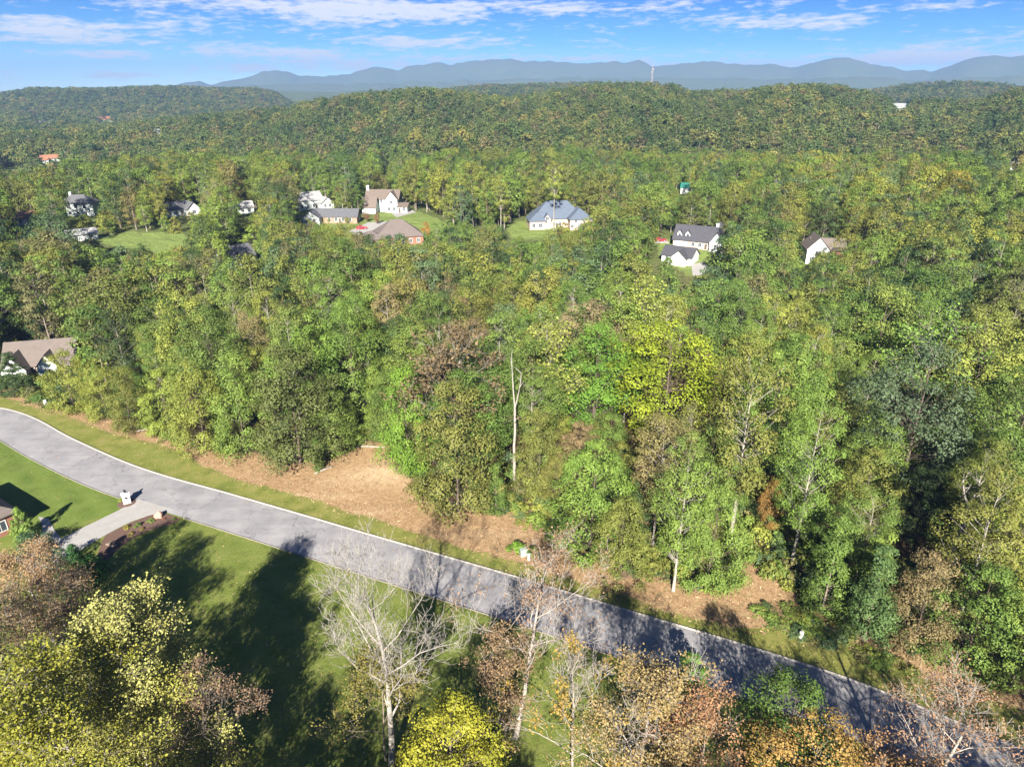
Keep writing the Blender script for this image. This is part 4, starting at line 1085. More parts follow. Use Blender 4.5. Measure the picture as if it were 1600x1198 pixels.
special('understory_tree', 'russet understory tree beneath the leaning bare-topped tree', at_z(790, 990, 15),
        *grow_tree(19, 13, 0.7, levels=3, nchild=(13, 6, 5), trunk_r=0.14, leafn=8, lsize=0.18, leafspread=0.35, first=0.25, leafprob=0.7, h=15), BARK, (0.19, 0.132, 0.072))
special('slender_tree', 'slender pale-barked tree with sparse yellow leaves beside the leaning tree', at_z(905, 1002, 18),
        *grow_tree(20, 15, 0.62, levels=4, nchild=(9, 5, 4, 3), trunk_r=0.18, leafn=7, lsize=0.19, leafspread=0.3, first=0.3, leafprob=0.40, h=18), BARK_PALE, (0.258, 0.1806, 0.0387))
special('autumn_oak', 'broad golden-tan oak with pale limbs below the shaded road', at_z(1010, 1035, 19),
        *grow_tree(21, 14.5, 1.0, levels=4, nchild=(13, 6, 4, 3), trunk_r=0.32, leafn=9, lsize=0.185, leafspread=0.36, first=0.22, leafprob=0.58, h=19), BARK_PALE, (0.245, 0.185, 0.078))
special('autumn_oak', 'brownish thin-leaved tree between the golden oak and the green roadside tree', at_z(1130, 1085, 17),
        *grow_tree(22, 12.5, 0.85, levels=4, nchild=(11, 6, 4, 3), trunk_r=0.24, leafn=5, lsize=0.18, leafspread=0.34, first=0.25, leafprob=0.7, h=16.5), BARK, (0.258, 0.1462, 0.0731))
special('roadside_tree', 'green roadside tree with a lime top against the shaded asphalt', at_z(1250, 1062, 15),
        *clump_tree(23, 15, 4.3, 3.0, 'round', 95, 140, 0.20, 0.24, 0.2, hole=0.4), BARK, (0.0645, 0.1075, 0.02236))
special('autumn_oak', 'orange-gold leafy tree in front of the green roadside tree', at_z(1285, 1130, 15),
        *clump_tree(24, 15, 5.0, 3.0, 'round', 120, 130, 0.185, 0.22, 0.24, hole=0.5), BARK, (0.26, 0.17, 0.05))
special('twiggy_tree', 'leafless tan tree with spreading grey limbs at the road end', at_z(1535, 1035, 20),
        *grow_tree(25, 15.5, 1.0, levels=4, nchild=(14, 6, 4, 3), trunk_r=0.32, leafn=3, lsize=0.16, leafspread=0.3, first=0.2, leafprob=0.65, h=20), BARK_PALE, (0.258, 0.1548, 0.086))
special('twiggy_tree', 'brown-leaved twiggy tree between the orange tree and the leafless tan one', at_z(1430, 1140, 17),
        *grow_tree(26, 12.5, 0.95, levels=4, nchild=(12, 6, 4, 3), trunk_r=0.26, leafn=5, lsize=0.18, leafspread=0.3, first=0.2, leafprob=0.7, h=16), BARK, (0.258, 0.1505, 0.0688))
special('young_tree', 'bright green young tree at the near road edge behind the golden oak', at_z(1075, 1083),
        *clump_tree(28, 5.5, 1.6, 0.8, 'round', 40, 60, 0.24, 0.28, 0.08), BARK, (0.0774, 0.1634, 0.0258))
# pale forked snags within the wood
def snag(seed, h, lean, fork):
    T = Tubes(); rg = np.random.default_rng(seed)
    z = np.linspace(0, h * .62, 7); ax = np.column_stack([lean * z + rg.normal(0, .06, 7), rg.normal(0, .06, 7), z]); T.add(ax, 0.26 - 0.009 * z * 20 / h * .62, 7)
    top = ax[-1]
    for (dx, L, r) in fork:
        k = 6; zz = np.linspace(0, L, k); p = top + np.column_stack([dx * np.sin(zz / L * 1.4), rg.normal(0, .08, k), zz]); p[0] = top
        T.add(p, np.linspace(r, .05, k), 6)
        for j in range(4):
            q = p[2 + j % 4]; e = q + np.array([rg.normal(0, .7), rg.normal(0, .5), .6 + rg.random()]); T.add([q, (q + e) / 2 + rg.normal(0, .08, 3), e], [.07, .05, .02], 4)
    return T.arrays()
special('snag', 'pale barkless forked snag rising white out of the green wood', at_z(803, 752), snag(1, 22, 0.012, [(-.5, 8.5, .15), (1.0, 6.0, .13)]), None, BARK_DEAD, None)
special('snag', 'grey broken snag with bare side limbs in the right-hand wood', at_z(1477, 905), snag(2, 19, 0.0, [(-1.8, 4.5, .18), (.6, 3.0, .12)]), None, BARK_PALE, None)
# trees below the frame, whose shade lies on the lawn
for (x, y, h, c_) in [(-33, 20, 20, 'olive'), (-24, 23, 19, 'mid'), (-15, 21, 19, 'pale'), (-5, 18, 19, 'blue_green'), (10, 22, 20, 'russet'), (24, 20, 20, 'gold'), (38, 24, 20, 'orange'), (-62, 16, 22, 'yellow_green'), (-49, 40, 24, 'brown'), (-44, 36, 23, 'russet'), (-40, 8, 21, 'pale'), (16, 24, 19, 'olive'), (31, 26, 18.5, 'blue_green'), (36, 17, 20, 'light'), (22, 13, 20, 'dark'), (45, 21, 20, 'brown'), (52, 30, 19, 'mid'), (-28, 30, 16.5, 'dark'), (-20, 30, 16.5, 'light'), (-11, 29, 17, 'brown')]:
    plant('oak', x, y, h, c_, 'broadleaf_tree', COLOR_WORD[c_] + (' broadleaf tree west of the lawn, shading it' if x < -36 else (' broadleaf tree south of the lawn, shading it' if x < 12 else ' broadleaf tree south of the road, shading it')), 'trees shading the lawn from below the view')

# ------------------------------------------------------------------ the wood: 300 or so individuals, the rest as one mass per stretch
def fill_points(s, r0, r1, azmax, seed):
    rg = np.random.default_rng(seed)
    g_ = np.arange(-r1, r1, s); X, Y = np.meshgrid(g_, np.arange(30, r1, s)); X = X + (np.arange(X.shape[0]) % 2)[:, None] * s / 2
    X = (X + rg.normal(0, s * .22, X.shape)).ravel(); Y = (Y + rg.normal(0, s * .22, Y.shape)).ravel()
    r = np.hypot(X, Y); k = (r > r0) & (r < r1) & (np.abs(np.arctan2(X, Y)) < azmax)
    return X[k], Y[k]
X, Y = fill_points(5.9, 60, 182, R_(43), 5)
dE_ = dist_side(EDGE, X, Y)
order = np.argsort(np.hypot(X, Y))
cand = []
rg = np.random.default_rng(99)
TXY = [(t[0], t[1]) for t in TREES]; TXY = np.array(TXY + [(1e6, 1e6)] * 2000); nT = len(TREES)
for i in order:
    x, y, de = X[i], Y[i], dE_[i]
    if de < 0.6: continue
    px_, py_ = proj(x, y, 0)
    if not -90 < px_ < 1690: continue
    near = np.min(np.hypot(TXY[:, 0] - x, TXY[:, 1] - y))
    if near < 3.6: continue
    d = math.hypot(x, y)
    zone = fbm(x / 30, y / 30, 2, 40)
    if de < 4.5:
        kind = rg.choice(['edge', 'edge', 'edge', 'column']); h = 8 + 6 * rg.random() if px_ < 1150 else 10 + 6 * rg.random()
    else:
        kind = rg.choice(['oak', 'poplar', 'open', 'sparse', 'edge'], p=[.36, .33, .14, .07, .10])
        h = 15 + 10.5 * rg.random() if kind != 'edge' else 13 + 4 * rg.random()
    u = rg.random() + 0.5 * zone
    if px_ > 1150: pal = ['mid', 'olive', 'dark', 'light', 'olive', 'yellow_green', 'mid', 'mid', 'light']
    elif d > 135: pal = ['yellow_green', 'olive', 'light', 'mid', 'light', 'olive', 'yellow_green', 'mid', 'brown', 'light', 'dark', 'mid']
    else: pal = ['olive', 'mid', 'light', 'light', 'olive', 'yellow_green', 'dark', 'mid', 'mid', 'brown']
    col = pal[int(rg.random() * len(pal))]
    if hides(x, y, h, 4.5):
        h2 = 8 + 3 * rg.random()
        if kind in ('edge', 'column') or hides(x, y, h2, 3.0): continue
        kind, h = 'edge', h2
    cand.append((x, y, kind, h, col))
    TXY[nT] = (x, y); nT += 1
NIND = 232
near_c, rest = cand[:NIND], cand[NIND:]
LM = {'pale barkless forked snag': at_z(803, 752), 'grey broken snag': at_z(1477, 905)}
for (lbl, key) in (('big dark olive two-stemmed oak', 'big dark olive oak'), ('slender lime tree', 'slender bright lime'), ('large brownish-olive oak', 'large brownish-olive'), ('massive olive oak', 'massive olive'),
                   ('lime-green corner tree', 'bright lime-green tree at the corner'), ('great yellow-green maple', 'great yellow-green'), ('fresh green maple', 'fresh green rounded'), ('white-stemmed poplar', 'light green poplar with slim'),
                   ('very tall pale-trunked tree', 'very tall open'), ('dark blue-green round crown', 'dark blue-green dense'), ('vine-covered pillar stump', 'dark green vine-covered'), ('brown-tinged open tree', 'brown-tinged open'),
                   ('soft blue-green tree', 'soft blue-green'), ('spreading evergreen', 'dark spreading'), ('orange-leaved small tree', 'small orange-leaved'), ('tall yellow-green verge tree', 'tall yellow-green leafy'), ('two-gabled brown-roofed house', None)):
    LM[lbl] = HOUSES_NAMED if key is None else next(t[0] for t in HAND if t[6].startswith(key))
seen_lb = {}
lbs = []
for (x, y, kind, h, col) in near_c:
    ka = KL[kind]
    nm_, q = min(LM.items(), key=lambda kv: math.hypot(kv[1][0] - x, kv[1][1] - y))
    dx_, dy_ = x - q[0], y - q[1]; dd = math.hypot(dx_, dy_)
    road_n = np.array([0.36, 0.93]); across = dx_ * road_n[0] + dy_ * road_n[1]
    rel = 'touching' if dd < 6.5 else ('uphill from' if False else ('behind' if across > dd * .6 else ('roadward of' if across < -dd * .6 else 'alongside')))
    key = (ka, col, rel, nm_); seen_lb.setdefault(key, []).append(dd); lbs.append((key, dd))
ORD = ['nearest', 'second', 'third', 'fourth', 'fifth', 'sixth', 'seventh', 'eighth', 'ninth']
for ((x, y, kind, h, col), (key, dd)) in zip(near_c, lbs):
    ka = KL[kind]; same = sorted(seen_lb[key])
    o_ = '' if len(same) == 1 else ', ' + ORD[same.index(dd)] + ' such from it'
    lbl = f'{ka} {COLOR_WORD[col]} tree {key[2]} the {key[3]}{o_}'
    plant(kind, x, y, h, col, 'bushy_tree' if kind in ('edge', 'column') else 'broadleaf_tree', lbl, f'{ka} {COLOR_WORD[col]} trees of the wood', wide=0.9 + .25 * rg.random())

def lod(prefix, specs, leafm):
    coll = bpy.data.collections.new(prefix)
    for i, (kind, a) in enumerate(specs):
        br, lf = clump_tree(**a)
        o = bpy.data.objects.new(f'{prefix}_{i:02d}', joined(f'{prefix}_{i:02d}', br, lf, BARK_PALE if i % 3 == 0 else BARK, leafm)); coll.objects.link(o)
    return coll
mids = []
for s in range(3): mids.append(('o', dict(seed=810 + s, H=20, Rd=5.2, base=3.5, shape='round', nclump=70, nleaf=90, lsize=0.40, crad=0.27, trunk_r=.3, sides=4, hole=.35)))
for s in range(3): mids.append(('p', dict(seed=820 + s, H=24, Rd=4.1, base=5, shape='oval', nclump=70, nleaf=84, lsize=0.38, crad=0.27, trunk_r=.28, sides=4, hole=.4)))
for s in range(2): mids.append(('v', dict(seed=830 + s, H=22, Rd=4.6, base=6, shape='vase', nclump=55, nleaf=66, lsize=0.37, crad=0.24, trunk_r=.28, sides=4, inner=.35, hole=.5)))
for s in range(2): mids.append(('b', dict(seed=840 + s, H=11, Rd=4.4, base=.5, shape='bush', nclump=45, nleaf=44, lsize=0.60, crad=0.3, trunk_r=.2, sides=4)))
MIDC = lod('wood_tree', mids, LEAF_MID)
fars = []
for s in range(3): fars.append(('o', dict(seed=910 + s, H=17, Rd=5.6, base=2, shape='round', nclump=34, nleaf=34, lsize=1.0, crad=0.33, trunk_r=.3, sides=3, twigs=False, hole=.3)))
for s in range(2): fars.append(('p', dict(seed=920 + s, H=20, Rd=4.6, base=4, shape='oval', nclump=32, nleaf=30, lsize=0.95, crad=0.33, trunk_r=.28, sides=3, twigs=True, hole=.3)))
for s in range(2): fars.append(('v', dict(seed=930 + s, H=19, Rd=5.0, base=4, shape='vase', nclump=28, nleaf=26, lsize=0.9, crad=0.30, trunk_r=.3, sides=3, twigs=True, hole=.4)))
FARC = lod('far_tree', fars, LEAF_FAR)

def stuff(name, label, pts, coll):
    """one mass of trees: geometry-node instances of a few meshes on scattered points"""
    pts = np.array(pts, float)
    me = bpy.data.meshes.new(name); n = len(pts)
    me.vertices.add(n); me.vertices.foreach_set('co', pts[:, :3].astype(np.float32).ravel())
    for k, j in (('s', 3), ('w', 4), ('r', 5)):
        a = me.attributes.new(k, 'FLOAT', 'POINT'); a.data.foreach_set('value', pts[:, j].astype(np.float32))
    a = me.attributes.new('pick', 'INT', 'POINT'); a.data.foreach_set('value', pts[:, 6].astype(np.int32))
    o = bpy.data.objects.new(name, me); COL.objects.link(o); tag(o, label, kind='stuff')
    ng = bpy.data.node_groups.new(name, 'GeometryNodeTree')
    ng.interface.new_socket('Geometry', in_out='INPUT', socket_type='NodeSocketGeometry'); ng.interface.new_socket('Geometry', in_out='OUTPUT', socket_type='NodeSocketGeometry')
    gi = ng.nodes.new('NodeGroupInput'); go = ng.nodes.new('NodeGroupOutput')
    ci = ng.nodes.new('GeometryNodeCollectionInfo'); ci.inputs[0].default_value = coll; ci.inputs[1].default_value = True; ci.inputs[2].default_value = True
    ip = ng.nodes.new('GeometryNodeInstanceOnPoints')
    def at_(nm_, t='FLOAT'):
        q = ng.nodes.new('GeometryNodeInputNamedAttribute'); q.data_type = t; q.inputs[0].default_value = nm_; return q.outputs[0]
    cs = ng.nodes.new('ShaderNodeCombineXYZ'); w_ = at_('w'); s_ = at_('s'); r_ = at_('r')
    ng.links.new(w_, cs.inputs[0]); ng.links.new(w_, cs.inputs[1]); ng.links.new(s_, cs.inputs[2])
    cr_ = ng.nodes.new('ShaderNodeCombineXYZ'); ng.links.new(r_, cr_.inputs[2])
    ng.links.new(gi.outputs[0], ip.inputs['Points']); ng.links.new(ci.outputs[0], ip.inputs['Instance']); ip.inputs['Pick Instance'].default_value = True
    ng.links.new(at_('pick', 'INT'), ip.inputs['Instance Index']); ng.links.new(cs.outputs[0], ip.inputs['Scale']); ng.links.new(cr_.outputs[0], ip.inputs['Rotation'])
    ng.links.new(ip.outputs[0], go.inputs[0])
    md = o.modifiers.new('trees', 'NODES'); md.node_group = ng
    return o
P = []
for (x, y, kind, h, col) in rest:
    k = {'oak': 0, 'poplar': 3, 'open': 6, 'sparse': 6, 'edge': 8, 'column': 8}[kind]; nk = 3 if k < 6 else 2
    Hh = (20, 24, 22, 11)[(0, 3, 6, 8).index(k)]
    P.append((x, y, gz(x, y) - .1, h / Hh, h / Hh * (.9 + .25 * rg.random()), rg.random() * 6.28, k + int(rg.random() * nk)))
X, Y = fill_points(6.4, 182, 560, R_(44), 6)
k = np.hypot(X, Y) < 400 + 160 * vnoise(X / 45, Y / 45, 3); X, Y = X[k], Y[k]
Z = hgt(X, Y)
HH = 13 + 11 * rg.random(len(X)); HS = 5 + 4 * rg.random(len(X))
hid1 = hides_arr(X, Y, Z, HH, 5.0); hid2 = hides_arr(X, Y, Z, HS, 3.2)
inop = np.zeros(len(X), bool)
for q in OPEN: inop |= inpoly(q, X, Y)
HANDXY = np.array([(t[0], t[1]) for t in TREES if math.hypot(t[0], t[1]) > 170])
for i in range(len(X)):
    if inop[i]: continue
    if len(HANDXY) and np.min(np.hypot(HANDXY[:, 0] - X[i], HANDXY[:, 1] - Y[i])) < 4.5: continue
    t = rg.random()
    k, nk, Hh = ((0, 3, 20), (3, 3, 24), (6, 2, 22))[0 if t < .45 else (1 if t < .8 else 2)]
    h = HH[i]
    if hid1[i]:
        h = HS[i]; k, nk, Hh = 8, 2, 11
        if hid2[i]: continue
    P.append((X[i], Y[i], Z[i] - .3, h / Hh, h / Hh * (.9 + .3 * rg.random()), rg.random() * 6.28, k + int(rg.random() * nk)))
stuff('middle_wood', 'continuous yellow-green woodland between the roadside trees and the houses', P, MIDC)
P = []
X, Y = fill_points(9.6, 400, 1160, R_(44), 8)
k = np.hypot(X, Y) > 400 + 160 * vnoise(X / 45, Y / 45, 3); X, Y = X[k], Y[k]; Z = hgt(X, Y)
inop = np.zeros(len(X), bool)
for q in OPEN: inop |= inpoly(q, X, Y)
inop |= hides_arr(X, Y, Z, 17, 5)
for i in range(len(X)):
    if inop[i]: continue
    h = 12 + 9 * rg.random(); k = int(rg.random() * 7); Hh = 17 if k < 3 else (20 if k < 5 else 19)
    P.append((X[i], Y[i], Z[i] - .5, h / Hh, (0.95 + .6 * rg.random()), rg.random() * 6.28, k))
stuff('ridge_wood', 'wooded ridge of small dense autumn-green crowns beyond the houses', P, FARC)
P = []
X, Y = fill_points(13.5, 1160, 2700, R_(43), 9); Z = hgt(X, Y)
fr = np.linspace(.3, .97, 14)[None, :]      # leave out what the ridges hide
inop = np.any(hgt(X[:, None] * fr, Y[:, None] * fr) + 6 > CAM_H + (Z[:, None] + 16 - CAM_H) * fr, axis=1) | hides_arr(X, Y, Z, 17, 6)
for i in range(len(X)):
    if inop[i]: continue
    h = 12 + 9 * rg.random(); k = int(rg.random() * 3)
    P.append((X[i], Y[i], Z[i] - .5, h / 17, 1.35 + .6 * rg.random(), rg.random() * 6.28, k))
stuff('distant_wood', 'hazy blue-green woods on the hills behind the ridge', P, FARC)
print('far trees', len(P), 'cand', len(cand))

# ------------------------------------------------------------------ low growth along the wood edge and litter on the soil
LOWC = bpy.data.collections.new('low_growth')
for s in range(4):
    br, lf = clump_tree(seed=960 + s, H=1.5, Rd=1.2, base=.1, shape='bush', nclump=22, nleaf=22, lsize=.24, crad=.36, trunk_r=.03, sides=3)
    LOWC.objects.link(bpy.data.objects.new(f'low_{s}', joined(f'low_{s}', br, lf, BARK, LEAF_MID)))
P = []
for i in range(len(EDGE)):
    for _ in range(3):
        t = rg.random(); x, y = EDGE[i] + rg.normal(0, .5, 2) + np.array([0.2, 1.0]) * (rg.random() * 4.0 - .3)
        if rg.random() < .55: P.append((x, y, gz(x, y), .5 + .9 * rg.random(), .6 + .7 * rg.random(), rg.random() * 6.28, int(rg.random() * 4)))
for i in range(len(EDGE)):
    for _ in range(5):
        x, y = EDGE[i] + np.array([0.36, 0.93]) * (2 + rg.random() * 16) + rg.normal(0, .8, 2)
        if dist_side(EDGE, np.array([x]), np.array([y]))[0] > 1.5: P.append((x, y, gz(x, y), .6 + 1.0 * rg.random(), .8 + .9 * rg.random(), rg.random() * 6.28, int(rg.random() * 4)))
wb = np.array([at_z(*q) for q in [(1175,945),(1215,940),(1300,985),(1400,1030),(1460,1060),(1400,1050),(1300,1010),(1220,985)]])
for _ in range(330):
    u = at_z(1170 + 300 * rg.random(), 935 + 130 * rg.random())
    if inpoly(wb, u[:1], u[1:])[0]: P.append((u[0], u[1], gz(*u), .25 + .25 * rg.random(), .5 + .5 * rg.random(), rg.random() * 6.28, int(rg.random() * 4)))
stuff('undergrowth', 'weeds and low brush along the edge of the wood', P, LOWC)
# straw and twigs on the cleared soil
n = 17000
i0 = rng.integers(0, len(VERGE) - 1, n); off = rng.random(n) ** 1.3 * 16 - 1.2
tv = np.gradient(VERGE, axis=0); tv /= np.linalg.norm(tv, axis=1, keepdims=True)
lx = VERGE[i0, 0] - tv[i0, 1] * off + rng.normal(0, .8, n); ly = VERGE[i0, 1] + tv[i0, 0] * off + rng.normal(0, .8, n)
k = (dist_side(VERGE, lx, ly) > -1.0) & (dist_side(EDGE, lx, ly) < 2.5)
lx, ly = lx[k], ly[k]; n = len(lx)
a = rng.random(n) * 6.28; L = .08 + .22 * rng.random(n) ** 2; wd = .02 + .04 * rng.random(n); zb = near_h(lx, ly)
t3 = np.stack([np.cos(a), np.sin(a), rng.normal(0, .2, n)], 1); s3_ = np.stack([-np.sin(a), np.cos(a), rng.normal(0, .25, n)], 1)
p3 = np.stack([lx, ly, zb + .05 + .04 * rng.random(n)], 1)
V_ = np.stack([p3 - t3 * L[:, None] - s3_ * wd[:, None], p3 + t3 * L[:, None] - s3_ * wd[:, None], p3 + t3 * L[:, None] + s3_ * wd[:, None], p3 - t3 * L[:, None] + s3_ * wd[:, None]], 1).reshape(-1, 3)
m, nt, o = mat('straw')
at = N(nt, 'ShaderNodeAttribute', attribute_name='tint'); c_ = RAMP(nt, at.outputs['Fac'], [(0, (0.129, 0.0645, 0.03225)), (.45, (0.2903, 0.1774, 0.09137)), (.8, (0.4085, 0.301, 0.172)), (1, (0.129, 0.1397, 0.03762))])
p = N(nt, 'ShaderNodeBsdfPrincipled'); p.inputs['Roughness'].default_value = .9; nt.links.new(c_, p.inputs['Base Color']); nt.links.new(p.outputs[0], o.inputs[0])
so = bpy.data.objects.new('straw_litter', quad_mesh('straw_litter', V_, np.arange(4 * n).reshape(-1, 4), [m], np.repeat(rng.random(n), 4))); COL.objects.link(so)
tag(so, 'straw, bark and twig litter strewn over the cleared soil', kind='stuff')
# fallen leaves on the grass and the road
n = 9000
lx = rng.uniform(-95, 60, n); ly = rng.uniform(40, 125, n); lx[:4200] = rng.uniform(-60, 50, 4200); ly[:4200] = rng.uniform(42, 80, 4200)
dR = dist_side(FAR, lx, ly); k = (dist_side(EDGE, lx, ly) < 1.0) & ((dR > 0.35) | (dR < -ROADW - .3) | (rng.random(n) < .45))
lx, ly, dR = lx[k], ly[k], dR[k]; n = len(lx)
zb = np.where((dR < .35) & (dR > -ROADW - .3), 0.125, near_h(lx, ly) + .05)
p3 = np.stack([lx, ly, zb], 1); nn = unit(rng.normal(0, .35, (n, 3)) + np.array([0, 0, 1.0]))
LV, LF = leaf_quads(p3, nn, .10 + .14 * rng.random(n), rng)
fo = bpy.data.objects.new('fallen_leaves', quad_mesh('fallen_leaves', LV, LF, [m], np.repeat(rng.random(n), 4))); COL.objects.link(fo)
tag(fo, 'dry tan leaves scattered over the lawn, verge and road', kind='stuff')
# fallen logs at the back of the clearing
for k, (xa, ya, xb, yb, lb) in enumerate([(548,699,602,701,'long pale log lying across the back of the clearing'), (492,741,520,730,'short grey log at the foot of the young green tree'), (212,674,236,671,'pale stick pile log under the olive bushy tree')]):
    a_, b_ = at_z(xa, ya), at_z(xb, yb); mid = (a_ + b_) / 2
    T_ = MB(); za = gz(*a_) + .12; zb_ = gz(*b_) + .12
    T_.tube([(a_[0], a_[1], za), (mid[0] + .1, mid[1] + .1, (za + zb_) / 2 + .05), (b_[0], b_[1], zb_)], [.17, .15, .09], 7)
    T_.tube([(mid[0], mid[1], (za + zb_) / 2), (mid[0] + .5, mid[1] + .5, (za + zb_) / 2 + .5)], [.06, .03], 5)
    tag(T_.build('log', BARK_PALE, smooth=True), lb, 'log')

# ------------------------------------------------------------------ drive-side planting and small things
MULCH = simple('mulch', (0.10, 0.060, 0.045), 0.95, 0.4, 5, 0.04)
sheet('mulch_bed', [(158,850),(165,836),(200,818),(238,803),(262,803),(283,811),(268,819),(235,828),(205,842),(180,862),(168,874),(150,872)], 0.055, MULCH, 'dark mulch bed with small shrubs along the driveway')
q = at_z(199, 786)
MB().lathe([(1.5, -.1), (1.45, .05), (.9, .12), (.2, .14)], 16).build('tmp', MULCH)
mo = bpy.data.objects['tmp']; mo.name = 'mulch_ring'; mo.location = (q[0], q[1], 0); tag(mo, 'ring of dark mulch round the white mailbox pillar', kind='structure')
PILLAR = simple('white_painted_brick', (0.60, 0.59, 0.57), 0.7, 0.06, 6, 0.02)
BLACK = simple('black_metal', (0.02, 0.02, 0.022), 0.45, 0.2, 4)
e = empty('mailbox_pillar', (q[0], q[1], 0.1), R_(35)); tag(e, 'white brick mailbox pillar with black lantern at the driveway mouth', 'mailbox')
for r_ in range(7):
    for s_ in range(2):
        mb = MB(); zz = .02 + r_ * .22
        x0 = (-.52 if s_ == 0 else .01) + (0.0 if r_ % 2 else 0.0); mb.box(x0, x0 + .51, -.42, .42, zz, zz + .205)
        mb.build('brick', PILLAR, e)
MB().box(-.50, .50, -.40, .40, 0, 1.55).build('core', PILLAR, e)
MB().box(-.60, .60, -.50, .50, 1.56, 1.66).prism([(-.55, 1.66), (.55, 1.66), (.2, 1.80), (-.2, 1.80)], 'y', -.42, .42).build('cap', PILLAR, e)
ln = MB().lathe([(.06, 1.80), (.06, 1.92), (.17, 1.94), (.20, 2.22), (.24, 2.24), (.05, 2.42), (.02, 2.46)], 8).build('lantern', BLACK, e)
MB().box(-.2, .2, -.47, -.43, .95, 1.25).build('mail_door', BLACK, e)
BOULDER = simple('sandstone', (0.36, 0.22, 0.17), 0.9, 0.25, 3, 0.03)
bq = at_z(248, 808)
import bmesh
bm = bmesh.new(); bmesh.ops.create_icosphere(bm, subdivisions=3, radius=1)
for v in bm.verts:
    k = 1 + .25 * math.sin(v.co.x * 3 + 1) * math.cos(v.co.y * 2.6) + .1 * math.sin(v.co.z * 7 + v.co.x * 5)
    v.co = Vector((v.co.x * .75 * k, v.co.y * .55 * k, max(v.co.z, -.4) * .65 * k))
me = bpy.data.meshes.new('boulder'); bm.to_mesh(me); bm.free(); me.materials.append(BOULDER)
bo = bpy.data.objects.new('boulder', me); COL.objects.link(bo); bo.location = (bq[0], bq[1], .25); tag(bo, 'reddish boulder at the road end of the mulch bed', 'boulder')
# shrubs
SHR = [clump_tree(seed=970 + s, H=1.0, Rd=.62, base=.05, shape='bush', nclump=26, nleaf=26, lsize=.13, crad=.36, trunk_r=.03, sides=3) for s in range(2)]
for (br, lf) in SHR:
    PROTO.setdefault('shrub', []).append((1.0, quad_mesh('stem', br[0], br[1], [BARK]), quad_mesh('foliage', lf[0], lf[1], [LEAF], lf[2])))
BIGS = [clump_tree(seed=980 + s, H=4.5, Rd=2.2, base=.2, shape='bush', nclump=70, nleaf=60, lsize=.20, crad=.27, trunk_r=.1, sides=4) for s in range(2)]
for (br, lf) in BIGS:
    PROTO.setdefault('bigshrub', []).append((4.5, quad_mesh('stem', br[0], br[1], [BARK]), quad_mesh('foliage', lf[0], lf[1], [LEAF], lf[2])))
SPI = [clump_tree(seed=990, H=5, Rd=1.5, base=.1, shape='cone', nclump=95, nleaf=60, lsize=.17, crad=.24, trunk_r=.1, sides=4, inner=.6)]
for (br, lf) in SPI:
    PROTO.setdefault('cypress', []).append((5, quad_mesh('stem', br[0], br[1], [BARK]), quad_mesh('foliage', lf[0], lf[1], [LEAF], lf[2])))
def shrub(kind, xy, h, col, label, name='shrub', wide=1.0):
    H, tm, cm = PROTO[kind][len(TREES) % len(PROTO[kind])]; s = h / H
    e = empty(name, (xy[0], xy[1], gz(*xy) + .02), rng.random() * 6); e.scale = (s * wide, s * wide, s); tag(e, label, 'shrub')
    t = bpy.data.objects.new('stem', tm); COL.objects.link(t); t.parent = e
    c = bpy.data.objects.new('foliage', cm); COL.objects.link(c); c.parent = e; c.color = (*C[col], 1) if isinstance(col, str) else (*col, 1)
    TREES.append((xy[0], xy[1], h, 1)); return e
shrub('cypress', at_z(42, 842), 5.4, (0.13, 0.20, 0.04), 'light green cone-shaped evergreen at the corner of the brick house', 'conical_evergreen')
shrub('bigshrub', at_z(60, 868), 4.2, (0.04, 0.075, 0.035), 'dark bluish shrub beside the concrete footpath')
shrub('bigshrub', at_z(92, 895), 4.2, (0.048, 0.080, 0.042), 'dark grey-green shrub covering the near end of the driveway')
shrub('cypress', at_z(128, 905), 5.6, (0.034, 0.085, 0.025), 'tall dark green pyramidal evergreen at the mulch bed', 'conical_evergreen', 1.15)
shrub('bigshrub', at_z(148, 905), 3.8, (0.045, 0.115, 0.025), 'rich green round shrub right of the pyramidal evergreen')
shrub('bigshrub', at_z(118, 925), 4.0, (0.055, 0.120, 0.028), 'rich green shrub in front of the pyramidal evergreen')
for (x, y, h, c_, lb) in [(198,826,.8,(.22,.20,.04),'small golden shrub in the middle of the mulch bed'),(205,836,.7,(.24,.21,.05),'low golden shrub at the lawn edge of the mulch bed'),(216,822,.9,'mid','small green shrub in the mulch bed beside the drive'),
      (236,815,.8,'light','small light green shrub near the boulder'),(222,828,.6,(.20,.16,.05),'tiny tan shrub between the golden shrubs'),(256,812,.5,'russet','tiny red shrub right of the boulder'),(272,812,.5,'light','tiny green tuft at the road end of the mulch bed'),
      (175,852,.9,(.40,.33,.25),'pale dried grass clump at the house end of the mulch bed'),(190,783,.8,(.20,.24,.05),'yellow-green shrub beside the white mailbox pillar'),
      (405,1088,1.0,(.20,.15,.07),'small brown sapling alone on the shaded lawn'),(402,1106,.8,(.16,.13,.06),'small brown weed clump below the sapling on the shaded lawn'),
      (92,637,2.6,'dark','dark rounded shrub right of the white utility pedestals'),(808,862,1.5,'lime','low green shrub round the pale green utility box'),(832,868,1.2,'mid','low shrub right of the white utility post')]:
    shrub('shrub', at_z(x, y), h * (.7 if y < 860 and 170 < x < 280 else 1), c_, lb, wide=1.3)
